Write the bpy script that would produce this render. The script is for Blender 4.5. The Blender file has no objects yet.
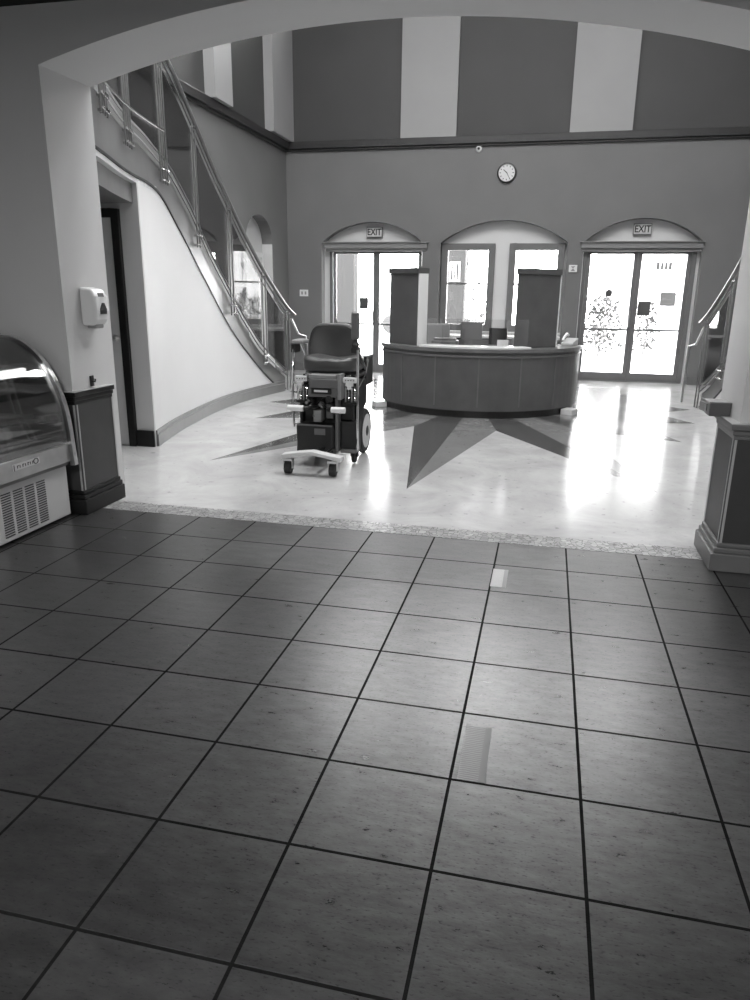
import bpy, bmesh, math, random
from mathutils import Vector, Matrix
random.seed(7)
PI = math.pi
sc = bpy.context.scene
COL = sc.collection

# ------------------------------------------------------------------ materials
def principled(name, v, rough=.5, metal=0., bump=0., bscale=40., var=0., vscale=3., coat=0., alpha=1., spec=.5):
    m = bpy.data.materials.new(name); m.use_nodes = True
    nt = m.node_tree; b = nt.nodes['Principled BSDF']
    b.inputs['Base Color'].default_value = (v, v, v, 1)
    b.inputs['Roughness'].default_value = rough
    b.inputs['Metallic'].default_value = metal
    b.inputs['Coat Weight'].default_value = coat
    b.inputs['Specular IOR Level'].default_value = spec
    tc = nt.nodes.new('ShaderNodeTexCoord')
    if var > 0:
        n = nt.nodes.new('ShaderNodeTexNoise'); n.inputs['Scale'].default_value = vscale; n.inputs['Detail'].default_value = 5
        nt.links.new(tc.outputs['Object'], n.inputs['Vector'])
        r = nt.nodes.new('ShaderNodeMapRange')
        r.inputs[1].default_value = .3; r.inputs[2].default_value = .7
        r.inputs[3].default_value = v*(1-var); r.inputs[4].default_value = min(1, v*(1+var))
        nt.links.new(n.outputs[0], r.inputs[0]); nt.links.new(r.outputs[0], b.inputs['Base Color'])
    if bump > 0:
        n = nt.nodes.new('ShaderNodeTexNoise'); n.inputs['Scale'].default_value = bscale; n.inputs['Detail'].default_value = 3
        nt.links.new(tc.outputs['Object'], n.inputs['Vector'])
        bp = nt.nodes.new('ShaderNodeBump'); bp.inputs['Strength'].default_value = bump; bp.inputs['Distance'].default_value = .01
        nt.links.new(n.outputs[0], bp.inputs['Height']); nt.links.new(bp.outputs[0], b.inputs['Normal'])
    return m

def glass_mat(name, tint=.92, refl=.12, rough=.02):
    m = bpy.data.materials.new(name); m.use_nodes = True
    nt = m.node_tree; nt.nodes.clear()
    o = nt.nodes.new('ShaderNodeOutputMaterial'); mx = nt.nodes.new('ShaderNodeMixShader')
    t = nt.nodes.new('ShaderNodeBsdfTransparent'); t.inputs[0].default_value = (tint,)*3+(1,)
    g = nt.nodes.new('ShaderNodeBsdfGlossy'); g.inputs['Roughness'].default_value = rough
    lw = nt.nodes.new('ShaderNodeLayerWeight'); lw.inputs[0].default_value = .35
    ma = nt.nodes.new('ShaderNodeMath'); ma.operation = 'MULTIPLY_ADD'; ma.inputs[1].default_value = .8; ma.inputs[2].default_value = refl*.4
    ma.use_clamp = True
    nt.links.new(lw.outputs['Fresnel'], ma.inputs[0]); nt.links.new(ma.outputs[0], mx.inputs[0])
    nt.links.new(t.outputs[0], mx.inputs[1]); nt.links.new(g.outputs[0], mx.inputs[2]); nt.links.new(mx.outputs[0], o.inputs[0])
    return m

def emit_mat(name, v, s):
    m = bpy.data.materials.new(name); m.use_nodes = True
    b = m.node_tree.nodes['Principled BSDF']
    b.inputs['Base Color'].default_value = (v, v, v, 1)
    b.inputs['Emission Color'].default_value = (1, 1, 1, 1); b.inputs['Emission Strength'].default_value = s
    return m

M = dict(
    wall_dark=principled('dark grey wall paint', .17, .55, bump=.08, bscale=120, var=.06, vscale=1.2),
    wall_upper=principled('upper grey wall paint', .055, .6, bump=.08, bscale=120, var=.06, vscale=1.2),
    pilaster=principled('pilaster paint', .34, .6, bump=.05, bscale=120, var=.03, vscale=1.5),
    wall_light=principled('pale wall paint', .62, .6, bump=.06, bscale=120, var=.03, vscale=1.5),
    wall_mid=principled('mid grey wall paint', .42, .6, bump=.06, bscale=120, var=.04, vscale=1.5),
    wall_white=principled('white wall paint', .72, .55, bump=.05, bscale=140, var=.02, vscale=1.5),
    trim_dark=principled('dark painted trim', .028, .4, var=.1, vscale=6),
    black_trim=principled('black trim', .009, .4, spec=.35),
    base_grey=principled('grey baseboard', .15, .4, var=.08, vscale=5),
    wains=principled('grey wainscot panel', .05, .5, bump=.05, bscale=60, var=.06, vscale=8),
    wains_edge=principled('wainscot edge bead', .42, .35),
    ceiling=principled('black ceiling', .01, .9),
    ceil_white=principled('atrium ceiling paint', .7, .8),
    rail_steel=principled('satin railing steel', .28, .3, 1., var=.1, vscale=30),
    steel=principled('brushed steel', .62, .28, 1., var=.1, vscale=30),
    chrome=principled('chrome', .8, .12, 1.),
    alu=principled('grey aluminium frame', .2, .35, .7, var=.05, vscale=20),
    dframe=principled('door frame paint', .16, .45, var=.05, vscale=8),
    header=principled('header paint', .22, .5),
    fascia=principled('stair fascia metal', .2, .38, .3, var=.1, vscale=4),
    white_plastic=principled('white plastic', .78, .3),
    off_white=principled('off white paint', .6, .45, var=.04),
    black=principled('black plastic', .015, .35),
    black_metal=principled('black metal', .02, .3, .5),
    leather=principled('dark grey leather', .06, .36, bump=.1, bscale=90),
    rubber=principled('black rubber', .02, .65, bump=.1, bscale=60),
    grey_plastic=principled('grey plastic', .14, .4),
    mid_plastic=principled('mid grey plastic', .28, .4),
    desk=principled('dark desk laminate', .09, .38, var=.12, vscale=5),
    desk_top=principled('desk top laminate', .13, .3, var=.1, vscale=8),
    ledge=principled('pale ledge laminate', .75, .3),
    paper=principled('paper', .8, .7),
    ink=principled('dark ink', .02, .5),
    glass=glass_mat('clear glass', .95, .1),
    railglass=glass_mat('railing glass', .88, .14),
    caseglass=glass_mat('curved case glass', .82, .16, .03),
    stainless=principled('stainless panel', .42, .33, .8, var=.08, vscale=12),
    case_white=principled('case enamel', .6, .35),
    case_in=principled('case interior', .25, .45),
    dark_in=principled('dark interior', .03, .5),
    bread=principled('baked food', .3, .7, bump=.3, bscale=40, var=.3, vscale=20),
    lamp=emit_mat('lamp tube', .9, 9.),
    fill_diffuser=emit_mat('added fill light diffuser', .9, 3.),  # glowing face of the added light panels
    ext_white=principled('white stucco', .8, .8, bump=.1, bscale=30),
    ext_grey=principled('dark grey stucco', .024, .9, spec=.1, bump=.1, bscale=30),  # one even dark grey for the outside walls
    ext_win=principled('outside window glass', .018, .8, spec=.1),
    leaf=principled('leaf', .035, .7, var=.3, vscale=9, spec=.15),
    bark=principled('bark', .1, .8),
    concrete=principled('outdoor concrete', .45, .8, bump=.1, bscale=12, var=.08, vscale=2),
    sticker=principled('grey sticker', .09, .5),
    sticker_l=principled('pale sticker', .3, .5),
    car=principled('car paint', .3, .3, coat=.5),
)

def tile_floor_mat():
    m = bpy.data.materials.new('dark glazed floor tiles'); m.use_nodes = True
    nt = m.node_tree; N = nt.nodes; L = nt.links; b = N['Principled BSDF']
    tc = N.new('ShaderNodeTexCoord'); mp = N.new('ShaderNodeMapping'); L.new(tc.outputs['Object'], mp.inputs[0])
    br = N.new('ShaderNodeTexBrick'); br.offset = 0; br.squash = 1
    br.inputs['Scale'].default_value = 1; br.inputs['Brick Width'].default_value = .4064; br.inputs['Row Height'].default_value = .392
    br.inputs['Mortar Size'].default_value = .0055; br.inputs['Mortar Smooth'].default_value = .15; br.inputs['Bias'].default_value = 0
    br.inputs['Color1'].default_value = (.022,)*3+(1,); br.inputs['Color2'].default_value = (.038,)*3+(1,); br.inputs['Mortar'].default_value = (.006,)*3+(1,)
    L.new(mp.outputs[0], br.inputs['Vector'])
    n1 = N.new('ShaderNodeTexNoise'); n1.inputs['Scale'].default_value = 5; n1.inputs['Detail'].default_value = 8; n1.inputs['Roughness'].default_value = .65
    st = N.new('ShaderNodeMapping'); st.inputs['Scale'].default_value = (1, 2.6, 1); L.new(tc.outputs['Object'], st.inputs[0]); L.new(st.outputs[0], n1.inputs['Vector'])
    r1 = N.new('ShaderNodeMapRange'); r1.inputs[1].default_value = .3; r1.inputs[2].default_value = .7; r1.inputs[3].default_value = .62; r1.inputs[4].default_value = 1.4
    L.new(n1.outputs[0], r1.inputs[0])
    n2 = N.new('ShaderNodeTexNoise'); n2.inputs['Scale'].default_value = 60; n2.inputs['Detail'].default_value = 4; L.new(st.outputs[0], n2.inputs['Vector'])
    r2 = N.new('ShaderNodeMapRange'); r2.inputs[1].default_value = .28; r2.inputs[2].default_value = .42; r2.inputs[3].default_value = .45; r2.inputs[4].default_value = 1.
    L.new(n2.outputs[0], r2.inputs[0])
    mu = N.new('ShaderNodeMath'); mu.operation = 'MULTIPLY'; L.new(r1.outputs[0], mu.inputs[0]); L.new(r2.outputs[0], mu.inputs[1])
    mx = N.new('ShaderNodeMix'); mx.data_type = 'RGBA'; mx.blend_type = 'MULTIPLY'; mx.inputs[0].default_value = 1
    L.new(br.outputs['Color'], mx.inputs[6]); L.new(mu.outputs[0], mx.inputs[7]); L.new(mx.outputs[2], b.inputs['Base Color'])
    rr = N.new('ShaderNodeMapRange'); n4 = N.new('ShaderNodeTexNoise'); n4.inputs['Scale'].default_value = 11; n4.inputs['Detail'].default_value = 6; n4.inputs['Roughness'].default_value = .7; L.new(st.outputs[0], n4.inputs['Vector'])
    rr.inputs[1].default_value = .25; rr.inputs[2].default_value = .75; rr.inputs[3].default_value = .25; rr.inputs[4].default_value = .37; L.new(n4.outputs[0], rr.inputs[0])
    ra = N.new('ShaderNodeMath'); ra.operation = 'ADD'; L.new(rr.outputs[0], ra.inputs[0])
    rb = N.new('ShaderNodeMath'); rb.operation = 'MULTIPLY'; rb.inputs[1].default_value = .4; L.new(br.outputs['Fac'], rb.inputs[0]); L.new(rb.outputs[0], ra.inputs[1])
    sep = N.new('ShaderNodeSeparateXYZ'); L.new(tc.outputs['Object'], sep.inputs[0])
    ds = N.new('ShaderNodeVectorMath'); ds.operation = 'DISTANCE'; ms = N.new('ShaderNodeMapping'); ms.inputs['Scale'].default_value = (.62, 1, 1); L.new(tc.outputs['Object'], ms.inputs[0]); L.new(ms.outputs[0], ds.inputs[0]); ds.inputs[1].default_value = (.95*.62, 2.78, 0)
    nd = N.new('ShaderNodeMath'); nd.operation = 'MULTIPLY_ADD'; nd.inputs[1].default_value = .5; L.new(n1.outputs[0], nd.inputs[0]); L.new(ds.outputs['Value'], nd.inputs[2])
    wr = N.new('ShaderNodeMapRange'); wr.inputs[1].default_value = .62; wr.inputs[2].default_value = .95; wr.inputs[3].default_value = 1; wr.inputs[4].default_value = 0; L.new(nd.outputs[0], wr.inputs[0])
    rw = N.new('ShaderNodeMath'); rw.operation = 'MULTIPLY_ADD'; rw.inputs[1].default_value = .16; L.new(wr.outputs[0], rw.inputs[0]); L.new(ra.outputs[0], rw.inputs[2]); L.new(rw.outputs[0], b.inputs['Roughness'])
    h = N.new('ShaderNodeMath'); h.operation = 'MULTIPLY_ADD'; h.inputs[1].default_value = -1.0; L.new(br.outputs['Fac'], h.inputs[0])
    h2 = N.new('ShaderNodeMath'); h2.operation = 'MULTIPLY'; h2.inputs[1].default_value = .22; L.new(n2.outputs[0], h2.inputs[0])
    h3 = N.new('ShaderNodeMath'); h3.operation = 'MULTIPLY_ADD'; h3.inputs[1].default_value = .6; L.new(n1.outputs[0], h3.inputs[0]); L.new(h2.outputs[0], h3.inputs[2])
    L.new(h3.outputs[0], h.inputs[2])
    bu = N.new('ShaderNodeBump'); bu.inputs['Strength'].default_value = .34; bu.inputs['Distance'].default_value = .004
    L.new(h.outputs[0], bu.inputs['Height']); L.new(bu.outputs[0], b.inputs['Normal'])
    sp = N.new('ShaderNodeMapRange'); sp.inputs[3].default_value = 1.0; sp.inputs[4].default_value = .06; L.new(br.outputs['Fac'], sp.inputs[0]); spm = N.new('ShaderNodeMath'); spm.operation = 'MULTIPLY'; L.new(sp.outputs[0], spm.inputs[0]); spn = N.new('ShaderNodeMapRange'); spn.inputs[1].default_value = .3; spn.inputs[2].default_value = .65; spn.inputs[3].default_value = .55; spn.inputs[4].default_value = 1.; L.new(n4.outputs[0], spn.inputs[0]); spq = N.new('ShaderNodeMath'); spq.operation = 'MULTIPLY'; L.new(spn.outputs[0], spq.inputs[0]); L.new(r2.outputs[0], spq.inputs[1]); L.new(spq.outputs[0], spm.inputs[1]); L.new(spm.outputs[0], b.inputs['Specular IOR Level']); b.inputs['IOR'].default_value = 1.66
    return m

def terrazzo_mat(name, v, rough=.13, mottle=.18):
    m = bpy.data.materials.new(name); m.use_nodes = True
    nt = m.node_tree; N = nt.nodes; L = nt.links; b = N['Principled BSDF']
    tc = N.new('ShaderNodeTexCoord')
    n1 = N.new('ShaderNodeTexNoise'); n1.inputs['Scale'].default_value = 1.6; n1.inputs['Detail'].default_value = 9; n1.inputs['Roughness'].default_value = .68; n1.inputs['Distortion'].default_value = .6
    L.new(tc.outputs['Object'], n1.inputs['Vector'])
    r = N.new('ShaderNodeMapRange'); r.inputs[1].default_value = .3; r.inputs[2].default_value = .7; r.inputs[3].default_value = v*(1-mottle); r.inputs[4].default_value = min(.9, v*(1+mottle))
    L.new(n1.outputs[0], r.inputs[0])
    n2 = N.new('ShaderNodeTexNoise'); n2.inputs['Scale'].default_value = 18; n2.inputs['Detail'].default_value = 5; L.new(tc.outputs['Object'], n2.inputs['Vector'])
    r2 = N.new('ShaderNodeMapRange'); r2.inputs[1].default_value = .27; r2.inputs[2].default_value = .36; r2.inputs[3].default_value = .6; r2.inputs[4].default_value = 1.; L.new(n2.outputs[0], r2.inputs[0])
    mu = N.new('ShaderNodeMath'); mu.operation = 'MULTIPLY'; L.new(r.outputs[0], mu.inputs[0]); L.new(r2.outputs[0], mu.inputs[1])
    L.new(mu.outputs[0], b.inputs['Base Color'])
    rr = N.new('ShaderNodeMapRange'); rr.inputs[3].default_value = rough*.8; rr.inputs[4].default_value = rough*1.4; L.new(n1.outputs[0], rr.inputs[0]); L.new(rr.outputs[0], b.inputs['Roughness']); b.inputs['Specular IOR Level'].default_value = .75
    bu = N.new('ShaderNodeBump'); bu.inputs['Strength'].default_value = .05; bu.inputs['Distance'].default_value = .003; L.new(n2.outputs[0], bu.inputs['Height']); L.new(bu.outputs[0], b.inputs['Normal'])
    return m

def mosaic_mat():
    m = bpy.data.materials.new('mosaic border'); m.use_nodes = True
    nt = m.node_tree; N = nt.nodes; L = nt.links; b = N['Principled BSDF']
    tc = N.new('ShaderNodeTexCoord'); v = N.new('ShaderNodeTexVoronoi'); v.feature = 'DISTANCE_TO_EDGE'; v.inputs['Scale'].default_value = 27; v.inputs['Randomness'].default_value = .75
    v2 = N.new('ShaderNodeTexVoronoi'); v2.inputs['Scale'].default_value = 27; v2.inputs['Randomness'].default_value = .75
    L.new(tc.outputs['Object'], v.inputs['Vector']); L.new(tc.outputs['Object'], v2.inputs['Vector'])
    r = N.new('ShaderNodeMapRange'); r.inputs[1].default_value = .02; r.inputs[2].default_value = .07; r.inputs[3].default_value = .25; r.inputs[4].default_value = 1
    L.new(v.outputs['Distance'], r.inputs[0])
    bw = N.new('ShaderNodeRGBToBW'); L.new(v2.outputs['Color'], bw.inputs[0])
    c = N.new('ShaderNodeMapRange'); c.inputs[3].default_value = .18; c.inputs[4].default_value = .42; L.new(bw.outputs[0], c.inputs[0])
    mu = N.new('ShaderNodeMath'); mu.operation = 'MULTIPLY'; L.new(r.outputs[0], mu.inputs[0]); L.new(c.outputs[0], mu.inputs[1]); L.new(mu.outputs[0], b.inputs['Base Color'])
    b.inputs['Roughness'].default_value = .35
    bu = N.new('ShaderNodeBump'); bu.inputs['Strength'].default_value = .5; bu.inputs['Distance'].default_value = .003; L.new(r.outputs[0], bu.inputs['Height']); L.new(bu.outputs[0], b.inputs['Normal'])
    return m

M['tiles'] = tile_floor_mat()
M['terrazzo'] = terrazzo_mat('pale polished stone floor', .50, .16)
M['star_dark'] = terrazzo_mat('dark star inlay', .075, .16, .12)
M['star_mid'] = terrazzo_mat('grey star inlay', .2, .16, .12)
M['mosaic'] = mosaic_mat()

def decal_mat(name, v1, v2, sc_, rough=.45):
    m = bpy.data.materials.new(name); m.use_nodes = True
    nt = m.node_tree; N = nt.nodes; L = nt.links; b = N['Principled BSDF']
    tc = N.new('ShaderNodeTexCoord'); w = N.new('ShaderNodeTexWave'); w.bands_direction = 'Y'; w.inputs['Scale'].default_value = sc_; w.inputs['Distortion'].default_value = 3; w.inputs['Detail'].default_value = 3
    L.new(tc.outputs['Object'], w.inputs['Vector'])
    r = N.new('ShaderNodeMapRange'); r.inputs[3].default_value = v1; r.inputs[4].default_value = v2; L.new(w.outputs[1], r.inputs[0]); L.new(r.outputs[0], b.inputs['Base Color'])
    b.inputs['Roughness'].default_value = rough
    return m
M['decal_dark'] = decal_mat('worn tape', .11, .2, 30, .33)
M['decal_light'] = decal_mat('pale tape', .4, .6, 25)

# ------------------------------------------------------------------ mesh builder
class B:
    def __init__(s): s.v = []; s.f = []; s.mi = []; s.cur = 0; s.sm = []
    def add(s, vs, fs, smooth=False):
        o = len(s.v); s.v += [Vector(p) for p in vs]
        for f in fs: s.f.append([i+o for i in f]); s.mi.append(s.cur); s.sm.append(smooth)
        return s
    def mat(s, i): s.cur = i; return s
    def box(s, x0, x1, y0, y1, z0, z1, T=None):
        vs = [Vector((x, y, z)) for x in (x0, x1) for y in (y0, y1) for z in (z0, z1)]
        if T: vs = [T @ p for p in vs]
        return s.add(vs, [(0, 1, 3, 2), (4, 6, 7, 5), (0, 4, 5, 1), (2, 3, 7, 6), (0, 2, 6, 4), (1, 5, 7, 3)])
    def prism(s, poly, fn, a, b):
        """poly 2D outline extruded; fn(u,v,t)->3D"""
        n = len(poly)
        vs = [fn(u, v, a) for u, v in poly] + [fn(u, v, b) for u, v in poly]
        fs = [tuple(range(n))[::-1], tuple(range(n, 2*n))] + [(i, (i+1) % n, n+(i+1) % n, n+i) for i in range(n)]
        return s.add(vs, fs)
    def tube(s, pts, r, n=10, caps=True, closed=False):
        pts = [Vector(p) for p in pts]; N = len(pts); rr = r if isinstance(r, (list, tuple)) else [r]*N
        vs = []; prev = None
        for i, p in enumerate(pts):
            if closed: t = (pts[(i+1) % N]-pts[i-1])
            else: t = (pts[min(i+1, N-1)]-pts[max(i-1, 0)])
            t.normalize()
            if prev is None:
                a = Vector((0, 0, 1)) if abs(t.z) < .9 else Vector((1, 0, 0)); u = t.cross(a).normalized()
            else: u = (prev-t*prev.dot(t)).normalized()
            prev = u; w = t.cross(u)
            for k in range(n):
                an = 2*PI*k/n; vs.append(p+(u*math.cos(an)+w*math.sin(an))*rr[i])
        fs = []
        for i in range(N if closed else N-1):
            j = (i+1) % N
            for k in range(n): fs.append((i*n+k, i*n+(k+1) % n, j*n+(k+1) % n, j*n+k))
        s.add(vs, fs, True)
        if caps and not closed:
            s.add([vs[k] for k in range(n)], [tuple(range(n))[::-1]]); s.add([vs[(N-1)*n+k] for k in range(n)], [tuple(range(n))])
        return s
    def cyl(s, a, b, r, n=20): return s.tube([a, b], r, n)
    def lathe(s, prof, T=None, n=24):
        vs = []; 
        for r, z in prof:
            for k in range(n):
                an = 2*PI*k/n; p = Vector((r*math.cos(an), r*math.sin(an), z)); vs.append(T @ p if T else p)
        fs = [(i*n+k, i*n+(k+1) % n, (i+1)*n+(k+1) % n, (i+1)*n+k) for i in range(len(prof)-1) for k in range(n)]
        s.add(vs, fs, True)
        s.add(vs[:n], [tuple(range(n))[::-1]]); s.add(vs[-n:], [tuple(range(n))])
        return s
    def grid(s, nu, nv, fn, smooth=True, thick=None):
        vs = [Vector(fn(i/(nu-1), j/(nv-1))) for i in range(nu) for j in range(nv)]
        fs = [(i*nv+j, (i+1)*nv+j, (i+1)*nv+j+1, i*nv+j+1) for i in range(nu-1) for j in range(nv-1)]
        return s.add(vs, fs, smooth)
    def ribbon(s, A, Bp, off, smooth=False):
        """closed slab between polylines A and Bp (same length) thickened by vectors off"""
        n = len(A); A = [Vector(p) for p in A]; Bp = [Vector(p) for p in Bp]
        O = [Vector(o) for o in off] if isinstance(off, list) else [Vector(off)]*n
        vs = A+Bp+[a+o for a, o in zip(A, O)]+[b+o for b, o in zip(Bp, O)]
        fs = []
        for i in range(n-1):
            fs += [(i, i+1, n+i+1, n+i), (2*n+i, 3*n+i, 3*n+i+1, 2*n+i+1), (i, 2*n+i, 2*n+i+1, i+1), (n+i, n+i+1, 3*n+i+1, 3*n+i)]
        fs += [(0, n, 3*n, 2*n), (n-1, 3*n-1, 4*n-1, 2*n-1)]
        return s.add(vs, fs, smooth)
    def build(s, name, mats, parent=None, loc=(0, 0, 0), rot=0, bevel=0, seg=2, subsurf=0, solid=0):
        """mesh vertices are given in the frame of the thing (parent or own loc)"""
        me = bpy.data.meshes.new(name); me.from_pydata([tuple(p) for p in s.v], [], s.f)
        if not isinstance(mats, (list, tuple)): mats = [mats]
        for m in mats: me.materials.append(m)
        for p, i, sm in zip(me.polygons, s.mi, s.sm): p.material_index = i; p.use_smooth = sm
        bm = bmesh.new(); bm.from_mesh(me); bmesh.ops.remove_doubles(bm, verts=bm.verts, dist=1e-5); bmesh.ops.recalc_face_normals(bm, faces=bm.faces); bm.to_mesh(me); bm.free()
        if any(s.sm): me.set_sharp_from_angle(angle=.75)
        o = bpy.data.objects.new(name, me); COL.objects.link(o)
        if parent: o.parent = parent
        else: o.location = loc; o.rotation_euler.z = rot
        if solid: md = o.modifiers.new('solid', 'SOLIDIFY'); md.thickness = solid; md.offset = 0
        if bevel: md = o.modifiers.new('bevel', 'BEVEL'); md.width = bevel; md.segments = seg; md.limit_method = 'ANGLE'; md.angle_limit = .7
        if subsurf: md = o.modifiers.new('sub', 'SUBSURF'); md.levels = subsurf; md.render_levels = subsurf
        return o

def thing(name, label, cat, loc=(0, 0, 0), rot=0, group=None):
    o = bpy.data.objects.new(name, None); COL.objects.link(o); o.location = loc; o.rotation_euler.z = rot; o.empty_display_size = .1
    return tag(o, label, cat, group)
def tag(o, label, cat, group=None, kind=None):
    o['label'] = label; o['category'] = cat
    if group: o['group'] = group
    if kind: o['kind'] = kind
    return o
def struct(o, label=None):
    o['kind'] = 'structure'
    if label: o['label'] = label
    return o
def sempty(name, loc=(0, 0, 0)):
    o = bpy.data.objects.new(name, None); COL.objects.link(o); o.location = loc; o['kind'] = 'structure'; return o
def text_obj(txt, size, name, mat, parent, T, ext=.002):
    cu = bpy.data.curves.new('t', 'FONT'); cu.body = txt; cu.size = size; cu.align_x = 'CENTER'; cu.align_y = 'CENTER'; cu.extrude = ext; cu.offset = size*.02
    t = bpy.data.objects.new('t', cu); COL.objects.link(t)
    bpy.context.view_layer.update()
    me = bpy.data.meshes.new_from_object(t.evaluated_get(bpy.context.evaluated_depsgraph_get()))
    bpy.data.objects.remove(t); bpy.data.curves.remove(cu)
    me.transform(T); me.materials.clear(); me.materials.append(mat)
    o = bpy.data.objects.new(name, me); COL.objects.link(o)
    if parent: o.parent = parent
    return o
def lerp_tab(tab, x):
    if x <= tab[0][0]: return tab[0][1]
    for (a, va), (b, vb) in zip(tab, tab[1:]):
        if x <= b: return va+(vb-va)*(x-a)/(b-a)
    return tab[-1][1]
def smooth_tab(tab, x, w=.3, n=7):
    return sum(lerp_tab(tab, x+w*(2*k/(n-1)-1)) for k in range(n))/n
def fr(a, b, n): return [a+(b-a)*i/(n-1) for i in range(n)]

# ------------------------------------------------------------------ key dimensions
YB = 12.39                # back wall face
XL, XR = -3.05, 4.91      # side walls
YF0, YF1 = 3.02, 3.53     # arch wall
JL, JR = -1.22, 2.875      # arch jambs
ZT = 7.8                  # atrium ceiling
CX = .93                  # symmetry axis of the hall
def mx_(x): return 2*CX-x

# ------------------------------------------------------------------ floors and ceilings
b = B(); b.box(-4.2, 6.2, -3.2, 3.136, -.06, 0)
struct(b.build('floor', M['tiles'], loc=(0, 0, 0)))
# trim_1: mosaic threshold band
b = B(); b.box(JL+.0, JR-.0, 3.136, 3.335, -.06, .0005)
struct(b.build('trim_1', M['mosaic']))
# atrium floor with star inlay in one mesh
b = B(); b.box(-4.4, 6.3, 3.335, YB+.35, -.06, 0)
SC = Vector((.9, 9.35)); Z1 = .0006
lens = {}
ray_n = 16
base_r = 2.42
for k in range(ray_n):
    a = math.radians(-90.8+k*22.5); am, ap = a-math.radians(11.25), a+math.radians(11.25)
    kk = k if k <= 8 else 16-k
    L = {0: 5.12, 1: 5.05, 2: 3.45, 3: 3.0}.get(kk, 2.9)
    tip = SC+Vector((math.cos(a), math.sin(a)))*L
    pm = SC+Vector((math.cos(am), math.sin(am)))*base_r; pp = SC+Vector((math.cos(ap), math.sin(ap)))*base_r
    if tip.y > YB+.2: continue
    for q, mi in ((pm, 1), (pp, 2)):
        b.mat(mi); b.add([(SC.x, SC.y, Z1), (q.x, q.y, Z1), (tip.x, tip.y, Z1)], [(0, 1, 2)])
b.mat(0)
struct(b.build('floor', [M['terrazzo'], M['star_dark'], M['star_mid']]))
b = B(); b.box(-4.2, 6.2, -3.2, YF0, 3.075, 3.15)
struct(b.build('ceiling', M['ceiling']))
b = B(); b.box(-3.3, 5.2, YF0, YB+.3, ZT, ZT+.1)
struct(b.build('ceiling', M['ceil_white']))

# ------------------------------------------------------------------ arch wall between cafe and hall
def arch_z(x): return 3.038-.28*((x-.78)/2.03)**2
xs = fr(JL, JR, 41)
b = B()
b.box(-4.2, JL, YF0, YF1, 0, ZT); b.box(JR, 6.2, YF0, YF1, 0, ZT)
low = [(x, arch_z(x)) for x in xs]
b.prism([(JR, ZT), (JL, ZT)]+low, lambda u, v, t: (u, t, v), YF0, YF1)
struct(b.build('wall_front', M['wall_light']))
# cafe walls
b = B(); b.box(-2.75, -2.6, -3.2, YF0, 0, 3.075); struct(b.build('wall_left', M['wall_mid']))
b = B(); b.box(5.2, 5.35, -3.2, YF0, 0, 3.075); struct(b.build('wall_right', M['wall_mid']))
b = B(); b.box(-2.6, 5.2, -3.2, -3.05, 0, 3.075); struct(b.build('wall_rear', M['wall_mid']))

# wainscots round the two jambs
def wainscot(side):
    r = sempty('trim_2' if side < 0 else 'trim_3', ((JL if side < 0 else JR), YF0, 0))
    def X(d): return d if side < 0 else -d           # local x: + into the opening for left
    D = .42 if side < 0 else .40; W = .9
    def wrap(bb, o, z0, z1):                          # L shaped band of thickness o around front and jamb
        bb.prism([(X(-W), -o), (X(o), -o), (X(o), D), (X(0), D), (X(0), 0), (X(-W), 0)], lambda u, v, t: (u, v, t), z0, z1)
    p = B(); wrap(p, .015, .15, .79); p.build('panel', M['wains'], r)
    c = B(); wrap(c, .045, .805, .838); wrap(c, .032, .775, .805); wrap(c, .022, .75, .775); c.build('cap', M['black_trim'] if side < 0 else M['base_grey'], r, bevel=.006)
    w = B(); wrap(w, .06, 0, .105); wrap(w, .045, .105, .135); wrap(w, .03, .135, .16); w.build('base', M['black_trim'] if side < 0 else M['base_grey'], r, bevel=.006)
    e = B(); o = .018
    xa, xb = sorted((X(o), X(o+.002)))
    e.box(xa, xb, .0, .012, .16, .76); e.box(xa, xb, D-.014, D-.002, .16, .76)
    xa, xb = sorted((X(.002), X(.015)))
    e.box(xa, xb, -.018, -.0155, .16, .75)
    e.build('bead', M['wains_edge'], r)
    l = B(); wrap(l, .047, .838, .841); l.build('cap_top', M['wains_edge'], r)
wainscot(-1); wainscot(1)

# ------------------------------------------------------------------ hall side walls
def niche_wall(name, x0, x1, openings, mat):
    pass
# left wall with an arched doorway (y 10.4 - 11.6)
def side_wall(name, xf, sgn):
    b = B(); xa, xb = xf, xf+sgn*.2
    yo0, yo1, zs, zp = 10.4, 11.6, 2.28, 2.72
    arc = [((yo0+yo1)/2+.6*math.cos(t), zs+(zp-zs)*math.sin(t)) for t in fr(PI, 0, 17)]
    b.prism([(YF1, 0), (yo0, 0)]+arc+[(yo1, 0), (YB+.3, 0), (YB+.3, 4.0), (YF1, 4.0)], lambda u, v, t: (t, u, v), xa, xb)
    b.mat(1); b.box(*sorted((xa, xb)), YF1, YB+.3, 4.0, ZT)
    w = struct(b.build(name, [M['wall_dark'], M['wall_upper']]))
    b = B(); a, c = sorted((xb, xb+sgn*.1)); b.box(a, c, yo0-.3, yo1+.3, 0, 3.0); struct(b.build(name, M['wall_light']))
    lm = B()
    for yy in (yo0, yo1-.006): lm.box(*sorted((xf+sgn*.01, xb)), yy, yy+.006, 0, 2.28)
    lm.build(name+'_reveal', M['wall_light'], w)
    # pale panelled door in the recess
    d = sempty('door_3' if sgn < 0 else 'door_4', (xb, 11.0, 0))
    q = B(); s = -sgn
    q.box(*sorted((0, s*.045)), -.42, .42, 0, 2.05); q.build('door_panel', M['off_white'], d, bevel=.004)
    q = B(); q.box(*sorted((0, s*.06)), -.5, -.42, 0, 2.13); q.box(*sorted((0, s*.06)), .42, .5, 0, 2.13); q.box(*sorted((0, s*.06)), -.42, .42, 2.05, 2.13); q.build('door_frame', M['wall_white'], d)
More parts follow.
